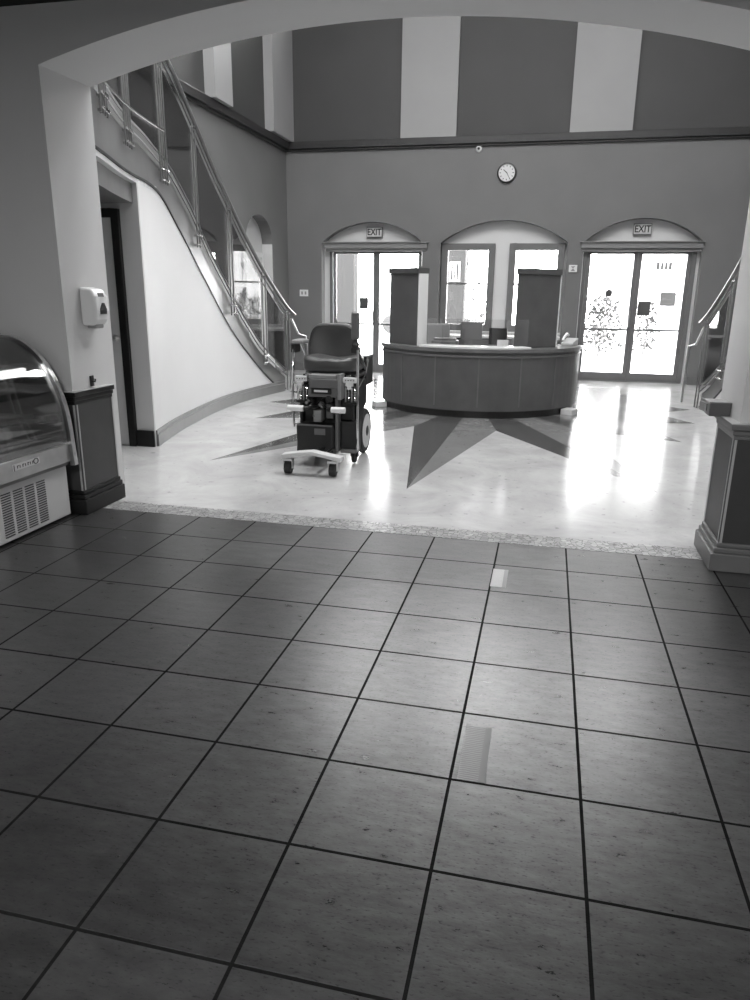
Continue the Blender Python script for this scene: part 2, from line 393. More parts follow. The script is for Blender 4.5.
side_wall('wall_left', XL, -1); side_wall('wall_right', XR, 1)

# back wall with three arched niches
NICHES = [(-2.39, -.48, 2.71), (-.16, 2.05, 2.72), (2.32, 4.24, 2.735)]
ND = .2
def arch_pts(x0, x1, zs, zp, n=21):
    c = (x0+x1)/2; h = (x1-x0)/2; s = zp-zs; R = (h*h+s*s)/(2*s); out = []
    for x in fr(x0, x1, n): out.append((x, zs+math.sqrt(max(R*R-(x-c)**2, 0))-(R-s)))
    return out
ZH = 2.35
b = B()
# vertical strips and the arch headed pieces, front layer of the wall
edges = [XL-.4]+[e for n in NICHES for e in n[:2]]+[XR+.4]
for i in range(0, len(edges), 2): b.mat(0); b.box(edges[i], edges[i+1], YB, YB+ND, 0, 4.0); b.mat(1); b.box(edges[i], edges[i+1], YB, YB+ND, 4.0, ZT)
for x0, x1, zp in NICHES:
    pts = arch_pts(x0, x1, ZH, zp)
    b.mat(0); b.prism([(x1, 4.0), (x0, 4.0)]+pts, lambda u, v, t: (u, t, v), YB, YB+ND); b.mat(1); b.box(x0, x1, YB, YB+ND, 4.0, 6.15)
    # unseen clerestory opening added for the sheen on the tiles, closed at the top
    b.box(x0, x1, YB, YB+ND, 7.6, ZT)
struct(b.build('wall_back', [M['wall_dark'], M['wall_upper']]))
# inner layer: pale back of each niche with openings for doors and windows
b = B()
y0, y1 = YB+ND, YB+ND+.12
def frame_rect(bb, X0, X1, Z0, Z1, holes, y0, y1):
    xs_ = sorted(set([X0, X1]+[h[0] for h in holes]+[h[1] for h in holes])); zs_ = sorted(set([Z0, Z1]+[h[2] for h in holes]+[h[3] for h in holes]))
    for xa, xb in zip(xs_, xs_[1:]):
        for za, zb in zip(zs_, zs_[1:]):
            cx_, cz_ = (xa+xb)/2, (za+zb)/2
            if not any(h[0] < cx_ < h[1] and h[2] < cz_ < h[3] for h in holes): bb.box(xa, xb, y0, y1, za, zb)
frame_rect(b, XL-.4, XR+.4, 0, ZT, [(-2.27, -.46, 0, 2.30), (-.15, .80, .82, 2.33), (1.06, 2.01, .82, 2.33), (2.34, 4.17, 0, 2.30)]+[(x0+.05, x1-.05, 6.2, 7.55) for x0, x1, _ in NICHES], y0, y1)
struct(b.build('wall_back', M['wall_white']))
for i, (x0, x1, _) in enumerate(NICHES):  # unseen high windows, added to throw a daylight sheen on the cafe tiles
    w = sempty('window_%d' % (i+3), ((x0+x1)/2, YB+ND+.04, 6.875))
    hw = (x1-x0)/2-.05; q = B()
    for xa in (-hw, -.02, hw-.04): q.box(xa, xa+.04, 0, .05, -.67, .67)
    q.box(-hw, hw, 0, .05, -.67, -.63); q.box(-hw, hw, 0, .05, .63, .67); q.build('window_frame', M['alu'], w)
    q = B(); q.box(-hw+.02, hw-.02, .02, .026, -.65, .65); q.build('pane', M['glass'], w)

# picture rail trims
b = B(); b.box(XL, XR, YB-.09, YB, 3.94, 4.06); b.box(XL, XR, YB-.05, YB, 3.905, 3.94); struct(b.build('trim_4', M['trim_dark'], bevel=.008))
for nm, xa, sg in (('trim_5', XL, 1), ('trim_6', XR, -1)):
    b = B(); b.box(*sorted((xa, xa+sg*.09)), YF1, YB-.09, 3.94, 4.06); b.box(*sorted((xa, xa+sg*.05)), YF1, YB-.05, 3.905, 3.94); struct(b.build(nm, M['trim_dark'], bevel=.008))
# pale pilasters above the trim
b = B()
for x0, x1 in ((-.92, .05), (1.93, 2.92)): b.box(x0, x1, YB-.07, YB, 4.06, ZT)
struct(b.build('trim_7', M['pilaster']))
for nm, xa, sg in (('trim_8', XL, 1), ('trim_9', XR, -1)):
    b = B()
    for ya, yb in ((11.38, YB), (9.13, 9.72), (6.9, 7.5), (4.7, 5.3)): b.box(*sorted((xa, xa+sg*.16)), ya, yb, 4.06, ZT)
    struct(b.build(nm, M['pilaster']))
# baseboards along the back wall
b = B()
for xa, xb in ((XL, -2.39), (-.48, -.16), (2.05, 2.32), (4.24, XR)): b.box(xa, xb, YB-.02, YB, 0, .14)
struct(b.build('baseboard_back', M['base_grey'], bevel=.004))

# ------------------------------------------------------------------ entrance doors
def entrance(name, x0, x1, gl, stickers):
    """x0..x1 opening, gl = two glass spans"""
    xm = (x0+x1)/2; y = YB+.09
    d = sempty(name, (xm, y, 0))
    L = lambda x: x-xm
    f = B()
    f.box(L(x0), L(gl[0][0])-.066, 0, .1, 0, 2.24); f.box(L(gl[1][1])+.066, L(x1), 0, .1, 0, 2.24); f.box(L(x0), L(x1), 0, .1, 2.235, 2.33)
    f.build('door_frame', M['dframe'], d, bevel=.006)
    hd = B(); hd.box(L(x0)-.06, L(x1)+.06, -.14, .0, 2.25, 2.345); hd.box(L(x0)-.04, L(x1)+.04, -.10, .0, 2.20, 2.25); hd.box(L(x0)-.08, L(x1)+.08, -.17, .0, 2.345, 2.365)
    hd.build('header', M['header'], d, bevel=.006)
    for i, (a, c) in enumerate(gl):
        s = -1 if i == 0 else 1
        lf = B(); a0, c0 = L(a), L(c); st = (gl[1][0]-gl[0][1])/2-.001
        lf.box(a0-st, a0, .02, .07, .01, 2.225); lf.box(c0, c0+st, .02, .07, .01, 2.225)
        lf.box(a0, c0, .02, .07, .01, .15); lf.box(a0, c0, .02, .07, 2.165, 2.225)
        leaf = lf.build('door_leaf', M['dframe'], d, bevel=.003)
        g = B(); g.box(a0, c0, .042, .048, .15, 2.165); g.build('glass', M['glass'], leaf)
        pb = B(); pb.box(a0, c0, .0, .02, .885, .92); pb.build('push_bar', M['alu'], leaf)
        hx = (c0+.02) if i == 0 else (a0-.02)
        h = B(); h.tube([(hx, .02, .95), (hx-s*-.0, -.05, .97), (hx, -.05, 1.2), (hx, .02, 1.22)], .011, 8); h.build('door_handle', M['alu'], leaf)
    th = B(); th.box(L(x0), L(x1), -.02, .12, 0, .012); th.build('threshold', M['dframe'], d)
    for kind, x, z, w, h in stickers:
        q = B()
        if kind == 'disc': q.cyl((L(x), .036, z), (L(x), .041, z), w, 24)
        else: q.box(L(x)-w, L(x)+w, .036, .041, z-h, z+h)
        q.build('notice', M['sticker'] if kind != 'pale' else M['sticker_l'], d)
entrance('door_1', -2.26, -.45, ((-2.138, -1.415), (-1.30, -.57)), [('sq', -1.6, 1.28, .085, .105)])
entrance('door_2', 2.335, 4.175, ((2.459, 3.178), (3.307, 4.035)), [('disc', 2.815, 1.52, .062, 0), ('sq', 3.425, 1.27, .105, .12)])

# windows behind the desk
for i, (x0, x1) in enumerate(((-.154, .804), (1.057, 2.015))):
    xm = (x0+x1)/2; w = sempty('window_%d' % (i+1), (xm, YB+.13, 1.58)); h = (x1-x0)/2
    q = B(); t = .115; z0, z1 = -.76, .765
    q.box(-h, -h+t, 0, .12, z0, z1); q.box(h-t, h, 0, .12, z0, z1); q.box(-h+t, h-t, 0, .12, z1-t, z1); q.box(-h+t, h-t, 0, .12, z0, z0+t)
    fo = q.build('window_frame', M['dframe'], w, bevel=.006)
    q = B(); q.box(-h+t, h-t, .05, .08, .055, .085); q.box(-.012, .012, .05, .08, .085, z1-t); q.build('glazing_bar', M['alu'], fo)
    q = B(); q.box(-h+t, h-t, .062, .068, z0+t, z1-t); q.build('pane', M['glass'], fo)
    q = B(); q.box(-h-.03, h+.03, -.14, .0, z0-.04, z0); q.build('window_sill', M['ledge'], w, bevel=.005)

# ------------------------------------------------------------------ EXIT signs, clock, camera, plates
def exit_sign(x, z, label):
    r = thing('exit_sign', label, 'sign', (x, YB+ND-.0, z))
    q = B(); q.box(-.15, .15, -.06, 0, -.09, .09); q.build('housing', M['grey_plastic'], r, bevel=.006)
    q = B(); q.box(-.138, .138, -.064, -.06, -.078, .078); q.build('face_plate', M['off_white'], r)
    text_obj('EXIT', .15, 'lettering', M['ink'], r, Matrix.Translation((0, -.066, -.004)) @ Matrix.Rotation(PI/2, 4, 'X') @ Matrix.Diagonal((.86, 1.05, 1, 1)), .002)
exit_sign(-1.415, 2.545, 'pale rectangular EXIT sign above the glass doors left of the desk')
exit_sign(3.265, 2.57, 'pale rectangular EXIT sign above the bright glass doors on the right')

r = thing('wall_clock', 'round white wall clock with black rim high on the grey back wall', 'clock', (.94, YB, 3.475))
R90 = Matrix.Rotation(PI/2, 4, 'X')
q = B(); q.lathe([(.155, 0), (.165, .02), (.16, .045), (.14, .05), (.138, .03)], R90, 40); q.build('rim', M['black'], r)
q = B(); q.lathe([(.139, .02), (.139, .032)], R90, 40); q.build('dial', M['white_plastic'], r)
q = B()
for k in range(12):
    a = k*PI/6; T = Matrix.Rotation(a, 4, 'Y'); q = B(); q.box(-.006, .006, -.035, -.032, .098, .12, T); q.build('hour_mark', M['ink'], r)

for nm, a, l, w in (('hour_hand', -48, .075, .006), ('minute_hand', 150, .108, .004)):
    q = B(); q.box(-w, w, -.038, -.035, -.02, l, Matrix.Rotation(math.radians(a), 4, 'Y')); q.build(nm, M['ink'], r)

r = thing('security_camera', 'small white dome camera just under the dark trim of the back wall', 'camera', (.445, YB+.004, 3.862))
q = B(); q.lathe([(.055, 0), (.055, .02), (.045, .045), (.025, .06)], R90, 24); q.build('housing', M['white_plastic'], r)
q = B(); q.lathe([(.022, .058), (.022, .068), (.012, .074)], R90, 16); q.build('lens', M['black'], r)

r = thing('light_switch', 'white double light switch plate left of the left glass doors', 'switch', (-2.744, YB, 1.453))
q = B(); q.box(-.085, .085, -.008, 0, -.06, .06); q.build('plate', M['white_plastic'], r, bevel=.003)
for s in (-1, 1):
    q = B(); q.box(s*.035-.015, s*.035+.015, -.014, -.008, -.028, .028); q.build('toggle', M['mid_plastic'], r)

r = thing('alarm_strobe', 'small pale square alarm plate between window and right glass doors', 'alarm', (2.17, YB+.004, 1.92))
q = B(); q.box(-.07, .07, -.03, 0, -.06, .06); q.build('housing', M['white_plastic'], r, bevel=.004)
q = B(); q.add([(-.04, -.031, .04), (.04, -.031, .04), (0, -.045, 0)], [(0, 1, 2)]); q.add([(-.04, -.031, -.04), (.04, -.031, -.04), (0, -.045, 0)], [(0, 1, 2)]); q.build('strobe_lens', M['mid_plastic'], r)

# ------------------------------------------------------------------ curved stairs, one on each side
XT = [(3.3, -1.25), (3.6, -1.32), (4.2, -1.54), (4.8, -1.775), (5.3, -1.905), (5.9, -2.05), (6.5, -2.14), (7.2, -2.24), (7.9, -2.27), (8.5, -2.235), (9.0, -2.17), (9.5, -2.075), (9.9, -1.98)]
ZB = [(3.3, 2.43), (5.55, 2.43), (5.9, 2.36), (6.6, 1.94), (7.25, 1.5), (7.9, .97), (8.55, .5), (9.12, .11), (9.3, 0), (9.6, 0)]
ZU = [(3.3, 2.93), (4.2, 2.80), (5.3, 2.73), (6.1, 2.58), (6.8, 2.2), (7.07, 1.97), (7.76, 1.46), (8.73, .62), (9.45, .18), (9.6, .1)]
ZR = [(3.3, 4.2), (4.5, 4.0), (5.6, 3.85), (6.2, 3.68), (6.95, 3.26), (7.93, 2.55), (8.8, 1.78), (9.6, 1.14), (9.7, 1.08)]
def sx(y): return smooth_tab(XT, y, .35)
def zb(y): return max(0, smooth_tab(ZB, y, .18))
def zu(y): return smooth_tab(ZU, y, .18)
def zr(y): return smooth_tab(ZR, y, .25)
def tang(y):
    d = Vector((sx(y+.02)-sx(y-.02), .04, 0)); return d.normalized()
def build_stair(mir, lab):
    S = (lambda x: mx_(x)) if mir else (lambda x: x)
    sg = -1 if mir else 1
    org = Vector((S(-2.6), 7.0, 0))
    def P(x, y, z): return Vector((S(x), y, z))-org
    st = thing('staircase', lab[0], 'staircase', org)
    ys = fr(3.54, 9.45, 61)
    off = [Vector((-sg*.05, 0, 0))]*len(ys)
    q = B(); q.ribbon([P(sx(y), y, zb(y)+.035) for y in ys], [P(sx(y), y, zu(y)) for y in ys], off, True); q.build('stringer', M['fascia'], st)
    q = B(); q.ribbon([P(sx(y)+.012, y, zb(y)+.02) for y in ys], [P(sx(y)+.012, y, zb(y)+.04) for y in ys], off, True); q.build('shadow_bead', M['black_trim'], st)
    q = B(); q.ribbon([P(sx(y)-.0, y, zu(y)) for y in ys], [P(sx(y)-.0, y, zu(y)+.02) for y in ys], off, True); q.build('stringer_cap', M['alu'], st)
    ysf = fr(3.54, 5.75, 20)
    q = B(); q.ribbon([P(sx(y), y, 2.41) for y in ysf], [P(XL, y, 2.41) for y in ysf], (0, 0, .05)); q.build('soffit', M['wall_light'], st)
    # steps
    y = 9.3; z = 0.17; steps = []
    while z < 2.5:
        yn = y-.255; steps.append((y, yn, z)); y = yn; z += .175
    for (ya, yb, z) in steps:
        q = B(); yy = fr(yb-.02, ya, 4); t = .17 if z < .4 else .2
        q.ribbon([P(sx(v)-.055, v, z-.17) for v in yy], [P(sx(v)-.055, v, z) for v in yy], [P(XL+.01, v, z)-P(sx(v)-.055, v, z) for v in yy])
        q.build('step', M['base_grey'], st)
    yy = fr(3.54, y, 12)
    q = B(); q.ribbon([P(sx(v)-.055, v, z-.2) for v in yy], [P(sx(v)-.055, v, z-.03) for v in yy], [P(XL+.01, v, z)-P(sx(v)-.055, v, z) for v in yy]); q.build('landing', M['base_grey'], st)
    # railing: a thing of its own fixed to the stringer
    rl = thing('stair_railing', lab[1], 'railing', org)
    hy = fr(3.47, 9.68, 56)
    def railtube(name, fz, dx, r_, y0=3.54, y1=9.68, n=56, mat='rail_steel'):
        q = B(); q.tube([P(sx(v)+dx, v, fz(v)) for v in fr(y0, y1, n)], r_, 10); return q.build(name, M[mat], rl)
    railtube('handrail', zr, .05, .024)
    railtube('upper_rail', lambda v: zr(v)-.07, .03, .012, 3.54, 9.5)
    railtube('glass_rail', lambda v: zr(v)-.17, .03, .009, 3.54, 9.5)
    railtube('lower_rail', lambda v: zu(v)+.13, .03, .011, 3.54, 9.48)
    railtube('bottom_rail', lambda v: zu(v)+.05, .03, .009, 3.54, 9.48)
    railtube('curved_rail', lambda v: 2.95+.03*(v-4.6), .055, .013, 3.54, 5.9, 24, 'chrome')
    pys = [9.48, 8.83, 7.9, 6.88, 5.88, 4.8, 4.0]
    for i, py in enumerate(pys):
        t = tang(py); tt = Vector((t.x*sg, t.y, 0))
        q = B(); zb0 = .01 if i == 0 else (zu(py)+zb(py))/2+.02
        if i >= 4: zb0 = zu(py)-.12
        offs = (-.035, .035) if i < 4 else (-.085, -.03, .03, .085)
        for o in offs:
            c = P(sx(py)+.045, py, 0)+tt*o*1.25; q.tube([c+Vector((0, 0, zb0)), c+Vector((0, 0, zr(py)-.02))], .0085, 10)
        post = q.build('post', M['rail_steel'], rl)
        if i:
            for dz in (.03, .13):
                c = P(sx(py), py, zb0+dz); nrm = Vector((sg, 0, 0)); e = .075 if i < 4 else .1
                q = B(); q.tube([c+tt*-e+nrm*.06, c+tt*e+nrm*.06], .009, 8)
                q.tube([c+tt*-.03, c+tt*-.03+nrm*.075], .012, 8); q.tube([c+tt*.03, c+tt*.03+nrm*.075], .012, 8)
                q.lathe([(.001, -.014), (.014, 0), (.001, .014)], Matrix.Translation(c+tt*e+nrm*.06), 10); q.build('clamp', M['chrome'], post)
        # bracket to handrail
        q = B(); q.tube([P(sx(py)+.045, py, zr(py)-.08)-tt*.05, P(sx(py)+.045, py, zr(py)-.08)+tt*.05], .013, 8); q.build('bracket', M['chrome'], post)
    for a, c in zip(pys, pys[1:]):
        yy = fr(c+.09, a-.09, 10)
        q = B(); q.ribbon([P(sx(v)+.035, v, zu(v)+.13) for v in yy], [P(sx(v)+.035, v, zr(v)-.18) for v in yy], (sg*.008, 0, 0), True); q.build('glass_panel', M['railglass'], rl)
    # newel handrail return at the foot
    q = B(); f = P(-1.94, 10.05, 0)
    q.tube([f, f+Vector((0, 0, .80)), P(-2.0, 9.86, .84), P(-2.04, 9.66, 1.08)], .016, 10); q.build('handrail_return', M['steel'], rl)
    # curved wall below the stair and its baseboard
    yw = fr(5.14, 9.3, 43)
    q = B(); q.ribbon([Vector((S(sx(v)), v, 0)) for v in yw], [Vector((S(sx(v)), v, zb(v)+.02)) for v in yw], (-sg*.12, 0, 0), True)
    struct(q.build('wall_stair_right' if mir else 'wall_stair_left', M['wall_white']))
    q = B()
    ybd = fr(5.14, 9.4, 43)
    q.ribbon([Vector((S(sx(v)), v, 0)) for v in ybd], [Vector((S(sx(v)), v, .12)) for v in ybd], (sg*.028, 0, 0), True)
    q.ribbon([Vector((S(sx(v)), v, .12)) for v in ybd], [Vector((S(sx(v)), v, .16)) for v in ybd], (sg*.018, 0, 0), True)
    struct(q.build('baseboard_right' if mir else 'baseboard_left', M['base_grey'], bevel=.003))
    return st
build_stair(False, ('curved staircase with grey stringer rising along the left wall', 'steel and glass railing following the curved stair on the left'))
build_stair(True, ('curved staircase seen past the right pillar beside the bright doors', 'steel and glass railing just past the right pillar'))

# alcove below the left stair with a door
b = B(); xe = sx(5.14)
for S, nm in ((1, 'wall_alcove_left'), (-1, 'wall_alcove_right')):
    b = B(); f = (lambda x: x) if S > 0 else mx_
    b.box(*sorted((f(XL), f(xe))), 5.12, 5.139, 0, 2.41); struct(b.build(nm, M['wall_light']))
d = sempty('door_5', (-2.60, 5.12, 0))
q = B(); q.box(-.42, .475, -.02, 0, .012, 2.12); q.build('door_panel', M['off_white'], d)
q = B(); q.box(.475, .55, -.045, 0, 0, 2.195); q.box(-.45, .475, -.045, 0, 2.12, 2.195); q.build('door_frame', M['black_trim'], d, bevel=.004)
hd = B(); hd.lathe([(.033, 0), (.033, .012), (.014, .02), (.014, .045)], Matrix.Translation((.415, -.02, 1.04)) @ R90, 20); hd.tube([(.415, -.06, 1.04), (.31, -.065, 1.04)], .011, 10); hd.build('door_handle', M['steel'], d)
b = B(); b.box(-2.05, xe-.001, 5.095, 5.12, 0, .16); struct(b.build('baseboard_alcove', M['black_trim'], bevel=.004))

# ------------------------------------------------------------------ reception desk
DC = Vector((.9, 9.08)); DR = 1.37
def ang(x, y): return math.atan2(y-DC.y, x-DC.x)
dk = thing('reception_desk', 'dark curved reception desk in the middle of the hall under two tall panels', 'desk', (DC.x, DC.y, 0))
def arcpts(r, a0, a1, n=31): return [(r*math.cos(t), r*math.sin(t)) for t in fr(a0, a1, n)]
A0, A1 = math.radians(-152), math.radians(-4)
def ring(q, r0, r1, z0, z1, a0=A0, a1=A1, n=37):
    o = arcpts(r1, a0, a1, n); i = arcpts(r0, a0, a1, n)
    q.ribbon([(x, y, z0) for x, y in o], [(x, y, z1) for x, y in o], [Vector((a[0]-c[0], a[1]-c[1], 0)) for a, c in zip(i, o)])
q = B(); ring(q, DR-.06, DR, .09, .80); q.build('front_panel', M['desk'], dk)
q = B(); ring(q, DR-.10, DR-.03, 0, .09); q.build('toe_kick', M['black'], dk)
q = B(); ring(q, DR-.30, DR+.03, .80, .845); ring(q, DR-.06, DR+.015, .74, .765); q.build('desk_top', M['desk_top'], dk, bevel=.005)
for am in (-129, -107, -84, -62, -40):
    q = B(); ring(q, DR-.0, DR+.006, .14, .74, math.radians(am-.35), math.radians(am+.35), 2); q.build('panel_joint', M['desk_top'], dk)
q = B(); ring(q, DR-.62, DR-.06, .70, .735); q.build('work_surface', M['ledge'], dk)
q = B(); ring(q, DR-.30, DR+.0, .845, .87, math.radians(-117), math.radians(-57)); q.build('counter_ledge', M['ledge'], dk, bevel=.004)
q = B(); ring(q, DR-.16, DR-.152, .87, 1.19, math.radians(-117), math.radians(-55)); q.build('sneeze_guard', M['glass'], dk)
for (xa, ya, xb, yb, t, z) in ((-.22, 8.41, .235, 8.0, .14, 1.79), (1.43, 8.02, 1.95, 8.45, .14, 1.79)):
    A = Vector((xa, ya, 0)); Bv = Vector((xb, yb, 0)); d = (Bv-A); L = d.length; d.normalize(); nn = Vector((-d.y, d.x, 0))
    if xa > 0: nn = Vector((-.05, 1, 0))
    T = Matrix(((d.x, nn.x, 0, A.x-DC.x), (d.y, nn.y, 0, A.y-DC.y), (0, 0, 1, 0), (0, 0, 0, 1)))
    q = B(); q.box(0, L-.02, 0, t, .845, z-.07, T); tw = q.build('tower_panel', M['desk'], dk, bevel=.004)
    q = B(); q.box(-.02, L+.0, -.02, t+.02, z-.07, z, T); q.build('cornice', M['desk'], tw, bevel=.006)
    q = B(); q.box(L-.02, L-.0, 0, t, .845, z-.07, T); q.build('edge_strip', M['ledge'], tw)
for a in (-150, -27):
    q = B(); T = Matrix.Rotation(math.radians(a), 4, 'Z'); q.box(DR-.02, DR+.14, -.09, .09, 0, .07, T); q.build('foot_block', M['ledge'], dk, bevel=.004)

def on_desk(name, label, cat, x, y, z, rot=0): return thing(name, label, cat, (x, y, z), rot)
r = on_desk('printer', 'dark low printer on the desk behind the glass guard', 'printer', .54, 8.3, .735, .1)
q = B(); q.box(-.17, .17, -.12, .12, 0, .17); q.box(-.14, .14, -.08, .10, .17, .20); q.build('body', M['grey_plastic'], r, bevel=.01)
q = B(); q.box(-.12, .12, -.16, -.1, .06, .075); q.build('paper_tray', M['black'], r)
r = on_desk('monitor', 'dark computer monitor seen from behind, right of the printer', 'monitor', .86, 8.44, .735, .15)
q = B(); q.box(-.14, .14, 0, .03, .17, .40); q.build('screen_case', M['grey_plastic'], r, bevel=.006)
q = B(); q.box(-.02, .02, .005, .035, .01, .2); q.box(-.09, .09, -.05, .08, 0, .012); q.build('stand', M['grey_plastic'], r)
r = on_desk('monitor', 'smaller dark monitor with a white sheet in front, near the right panel', 'monitor', 1.2, 8.46, .735, -.2)
q = B(); q.box(-.12, .12, 0, .03, .12, .33); q.build('screen_case', M['black'], r, bevel=.006)
q = B(); q.box(-.02, .02, .005, .03, .01, .15); q.box(-.08, .08, -.05, .08, 0, .012); q.build('stand', M['black'], r)
o = tag(B().box(-.07, .07, 0, .003, 0, .2, Matrix.Rotation(-.25, 4, 'X')).build('notice_sheet', M['paper'], loc=(1.28, 8.22, .735)), 'white sheet leaning before the smaller monitor', 'paper')
for i, (x, y, h, lab) in enumerate(((.19, 8.3, .18, 'crumpled pile of white papers at the left end of the desk'), (.99, 8.22, .12, 'white paper stack right of the monitor'))):
    q = B()
    for k in range(7):
        T = Matrix.Translation((random.uniform(-.02, .02), random.uniform(-.02, .02), k*h/7)) @ Matrix.Rotation(random.uniform(-.3, .3), 4, 'Z'); q.box(-.09, .09, -.07, .07, 0, h/8, T)
    tag(q.build('paper_stack', M['paper'], loc=(x, y, .735)), lab, 'papers')
r = on_desk('office_chair', 'office chair back partly hidden behind the desk guard, left end', 'chair', .3, 9.1, 0, .4)
q = B(); q.box(-.2, .2, -.02, .03, .62, 1.08); q.build('backrest', M['mid_plastic'], r, bevel=.03, seg=3)
q = B(); q.box(-.22, .22, -.25, .2, .45, .52); q.build('seat', M['grey_plastic'], r, bevel=.02)
q = B(); q.cyl((0, 0, .1), (0, 0, .45), .025, 10)
for k in range(5):
    a = 2*PI*k/5; q.tube([(0, 0, .1), (.26*math.cos(a), .26*math.sin(a), .06)], .018, 8)
q.tube([(0, .03, .5), (0, .04, .75)], .02, 8); q.build('base', M['black_metal'], r)
for k in range(5):
    a = 2*PI*k/5; c = Vector((.26*math.cos(a), .26*math.sin(a), .03)); q = B(); q.cyl(c+Vector((-.012, 0, 0)), c+Vector((.012, 0, 0)), .03, 12); q.build('caster', M['black'], r)
for lab, x, y, r_, h, mt in (('white paper cup on the desk next to the printer', .36, 8.16, .035, .11, 'paper'), ('dark pen cup between the two monitors', 1.1, 8.2, .035, .12, 'grey_plastic')):
    q = B(); q.lathe([(r_*.8, 0), (r_, h), (r_*.9, h), (r_*.72, .008)], None, 18); c_ = q.build('cup', M[mt], loc=(x, y, .735)); tag(c_, lab, 'cup')
r = on_desk('file_rack', 'pale file rack with upright folders near the right tall panel', 'file rack', 1.5, 8.62, .735, -.3)
q = B(); q.box(-.1, .1, -.1, .1, 0, .012); q.box(-.1, -.09, -.1, .1, 0, .2); q.box(.09, .1, -.1, .1, 0, .2); q.build('rack', M['mid_plastic'], r)
for k in range(5):
    q = B(); q.box(-.075+k*.033, -.06+k*.033, -.09, .09, .012, .24+.01*(k % 2)); q.build('folder', M['paper' if k % 2 else 'off_white'], r)
# back counter below the windows
r = thing('back_counter', 'low counter under the windows behind the reception desk', 'counter', (1.0, 11.95, 0))
q = B(); q.box(-.95, 1.0, -.25, .25, .08, .74); q.build('body', M['desk'], r)
q = B(); q.box(-.98, 1.03, -.28, .27, .74, .78); q.build('counter_top', M['ledge'], r, bevel=.004)
for k in range(4):
    q = B(); q.box(-.93+k*.48, -.49+k*.48, -.27, -.25, .12, .71); dd = q.build('door', M['desk_top'], r, bevel=.003)
    q = B(); q.tube([(-.55+k*.48, -.27, .5), (-.55+k*.48, -.29, .52), (-.55+k*.48, -.29, .6), (-.55+k*.48, -.27, .62)], .006, 6); q.build('handle', M['steel'], dd)
q = B(); q.box(-.9, .95, -.2, .2, 0, .08); q.build('toe_kick', M['black'], r)
# phone stand on the desk's right wing
r = on_desk('desk_phone', 'pale desk telephone on the right wing of the desk', 'telephone', 2.12, 8.95, .845, -.4)
q = B(); q.prism([(-.1, 0), (.1, 0), (.1, .09), (-.1, .03)], lambda u, v, t: (t, u, v), -.08, .08); q.build('body', M['off_white'], r, bevel=.006)
q = B(); q.tube([(-.06, -.09, .06), (-.06, -.05, .1), (-.06, .05, .14), (-.06, .09, .12)], .018, 8); q.build('handset', M['white_plastic'], r)

# ------------------------------------------------------------------ things on the arch jambs
r = thing('soap_dispenser', 'white wall dispenser with dark drop window on the left pillar', 'dispenser', (JL, 3.19, 1.26))
prof = [(0, 0), (.085, 0), (.115, .04), (.125, .10), (.115, .19), (.09, .235), (.0, .25)]
q = B(); q.prism(prof, lambda u, v, t: (u, t, v), 0, .15); q.build('body', M['white_plastic'], r, bevel=.018, seg=4)
q = B(); T = Matrix.Translation((.122, .075, .105)) @ Matrix.Rotation(.02, 4, 'Y')
q.add([T @ Vector(p) for p in ((.004, -.035, -.03), (.004, .035, -.03), (.004, .038, .0), (.004, .012, .042), (.004, -.012, .042), (.004, -.038, .0))], [(0, 1, 2, 3, 4, 5)]); q.build('level_window', M['ink'], r, solid=.004)
q = B(); T = Matrix.Translation((.113, .075, .198)) @ Matrix.Rotation(-.3, 4, 'Y'); q.box(0, .003, -.03, .03, -.012, .012, T); q.build('label_plate', M['grey_plastic'], r)
q = B(); q.box(.02, .09, .03, .12, -.02, .01); q.build('nozzle', M['mid_plastic'], r, bevel=.008)
r = thing('wall_hook', 'small black bracket on the left pillar above the wainscot', 'bracket', (JL, 3.235, .886))
q = B(); q.box(0, .012, -.018, .018, -.036, .036); q.build('plate', M['black'], r, bevel=.003)
q = B(); q.tube([(.01, 0, .0), (.03, 0, -.005), (.034, 0, .015)], .006, 8); q.build('hook', M['black'], r)
r = thing('wall_box', 'small grey box fixed on the right pillar resting on the wainscot cap', 'box', (JR, 3.31, .838))
q = B(); q.box(-.115, 0, -.07, .07, 0, .075); q.build('body', M['grey_plastic'], r, bevel=.005)
q = B(); q.box(-.117, -.115, -.012, .012, .02, .06); q.build('latch', M['chrome'], r)
q = B(); q.box(-.12, .0, -.075, .075, .075, .083); q.build('lid', M['mid_plastic'], r, bevel=.003)

# tapes on the tile floor
q = B(); q.box(-.045, .045, -.155, .155, 0, .0012); q.mat(1); q.box(.022, .045, -.155, .155, .0012, .0016)
tag(q.build('floor_tape', [M['decal_dark'], M['grey_plastic']], loc=(1.692, .945, 0)), 'worn dark striped tape stuck on the tiles in the foreground', 'tape')
q = B(); q.box(-.042, .042, -.13, .13, 0, .0012); q.mat(1); q.box(.02, .042, -.13, .13, .0012, .0016)
tag(q.build('floor_tape', [M['decal_light'], M['sticker_l']], loc=(1.668, 2.545, 0)), 'pale tape rectangle stuck on the tiles near the mosaic border', 'tape')

# ------------------------------------------------------------------ refrigerated display case
CY0, CY1 = 1.1, 2.92
cs = thing('display_case', 'low refrigerated display case with curved glass front against the left pillar', 'display case', (-1.8, CY1, 0))
CL = CY1-CY0
def cp(x, z): return (x+1.8, z)           # local x,z
q = B(); q.box(-.3, .55, -CL, -.01, .02, .40); q.build('base_cabinet', M['case_white'], cs, bevel=.006)
q = B(); q.box(-.28, .52, -CL+.02, -.03, 0, .02); q.build('plinth', M['black'], cs)
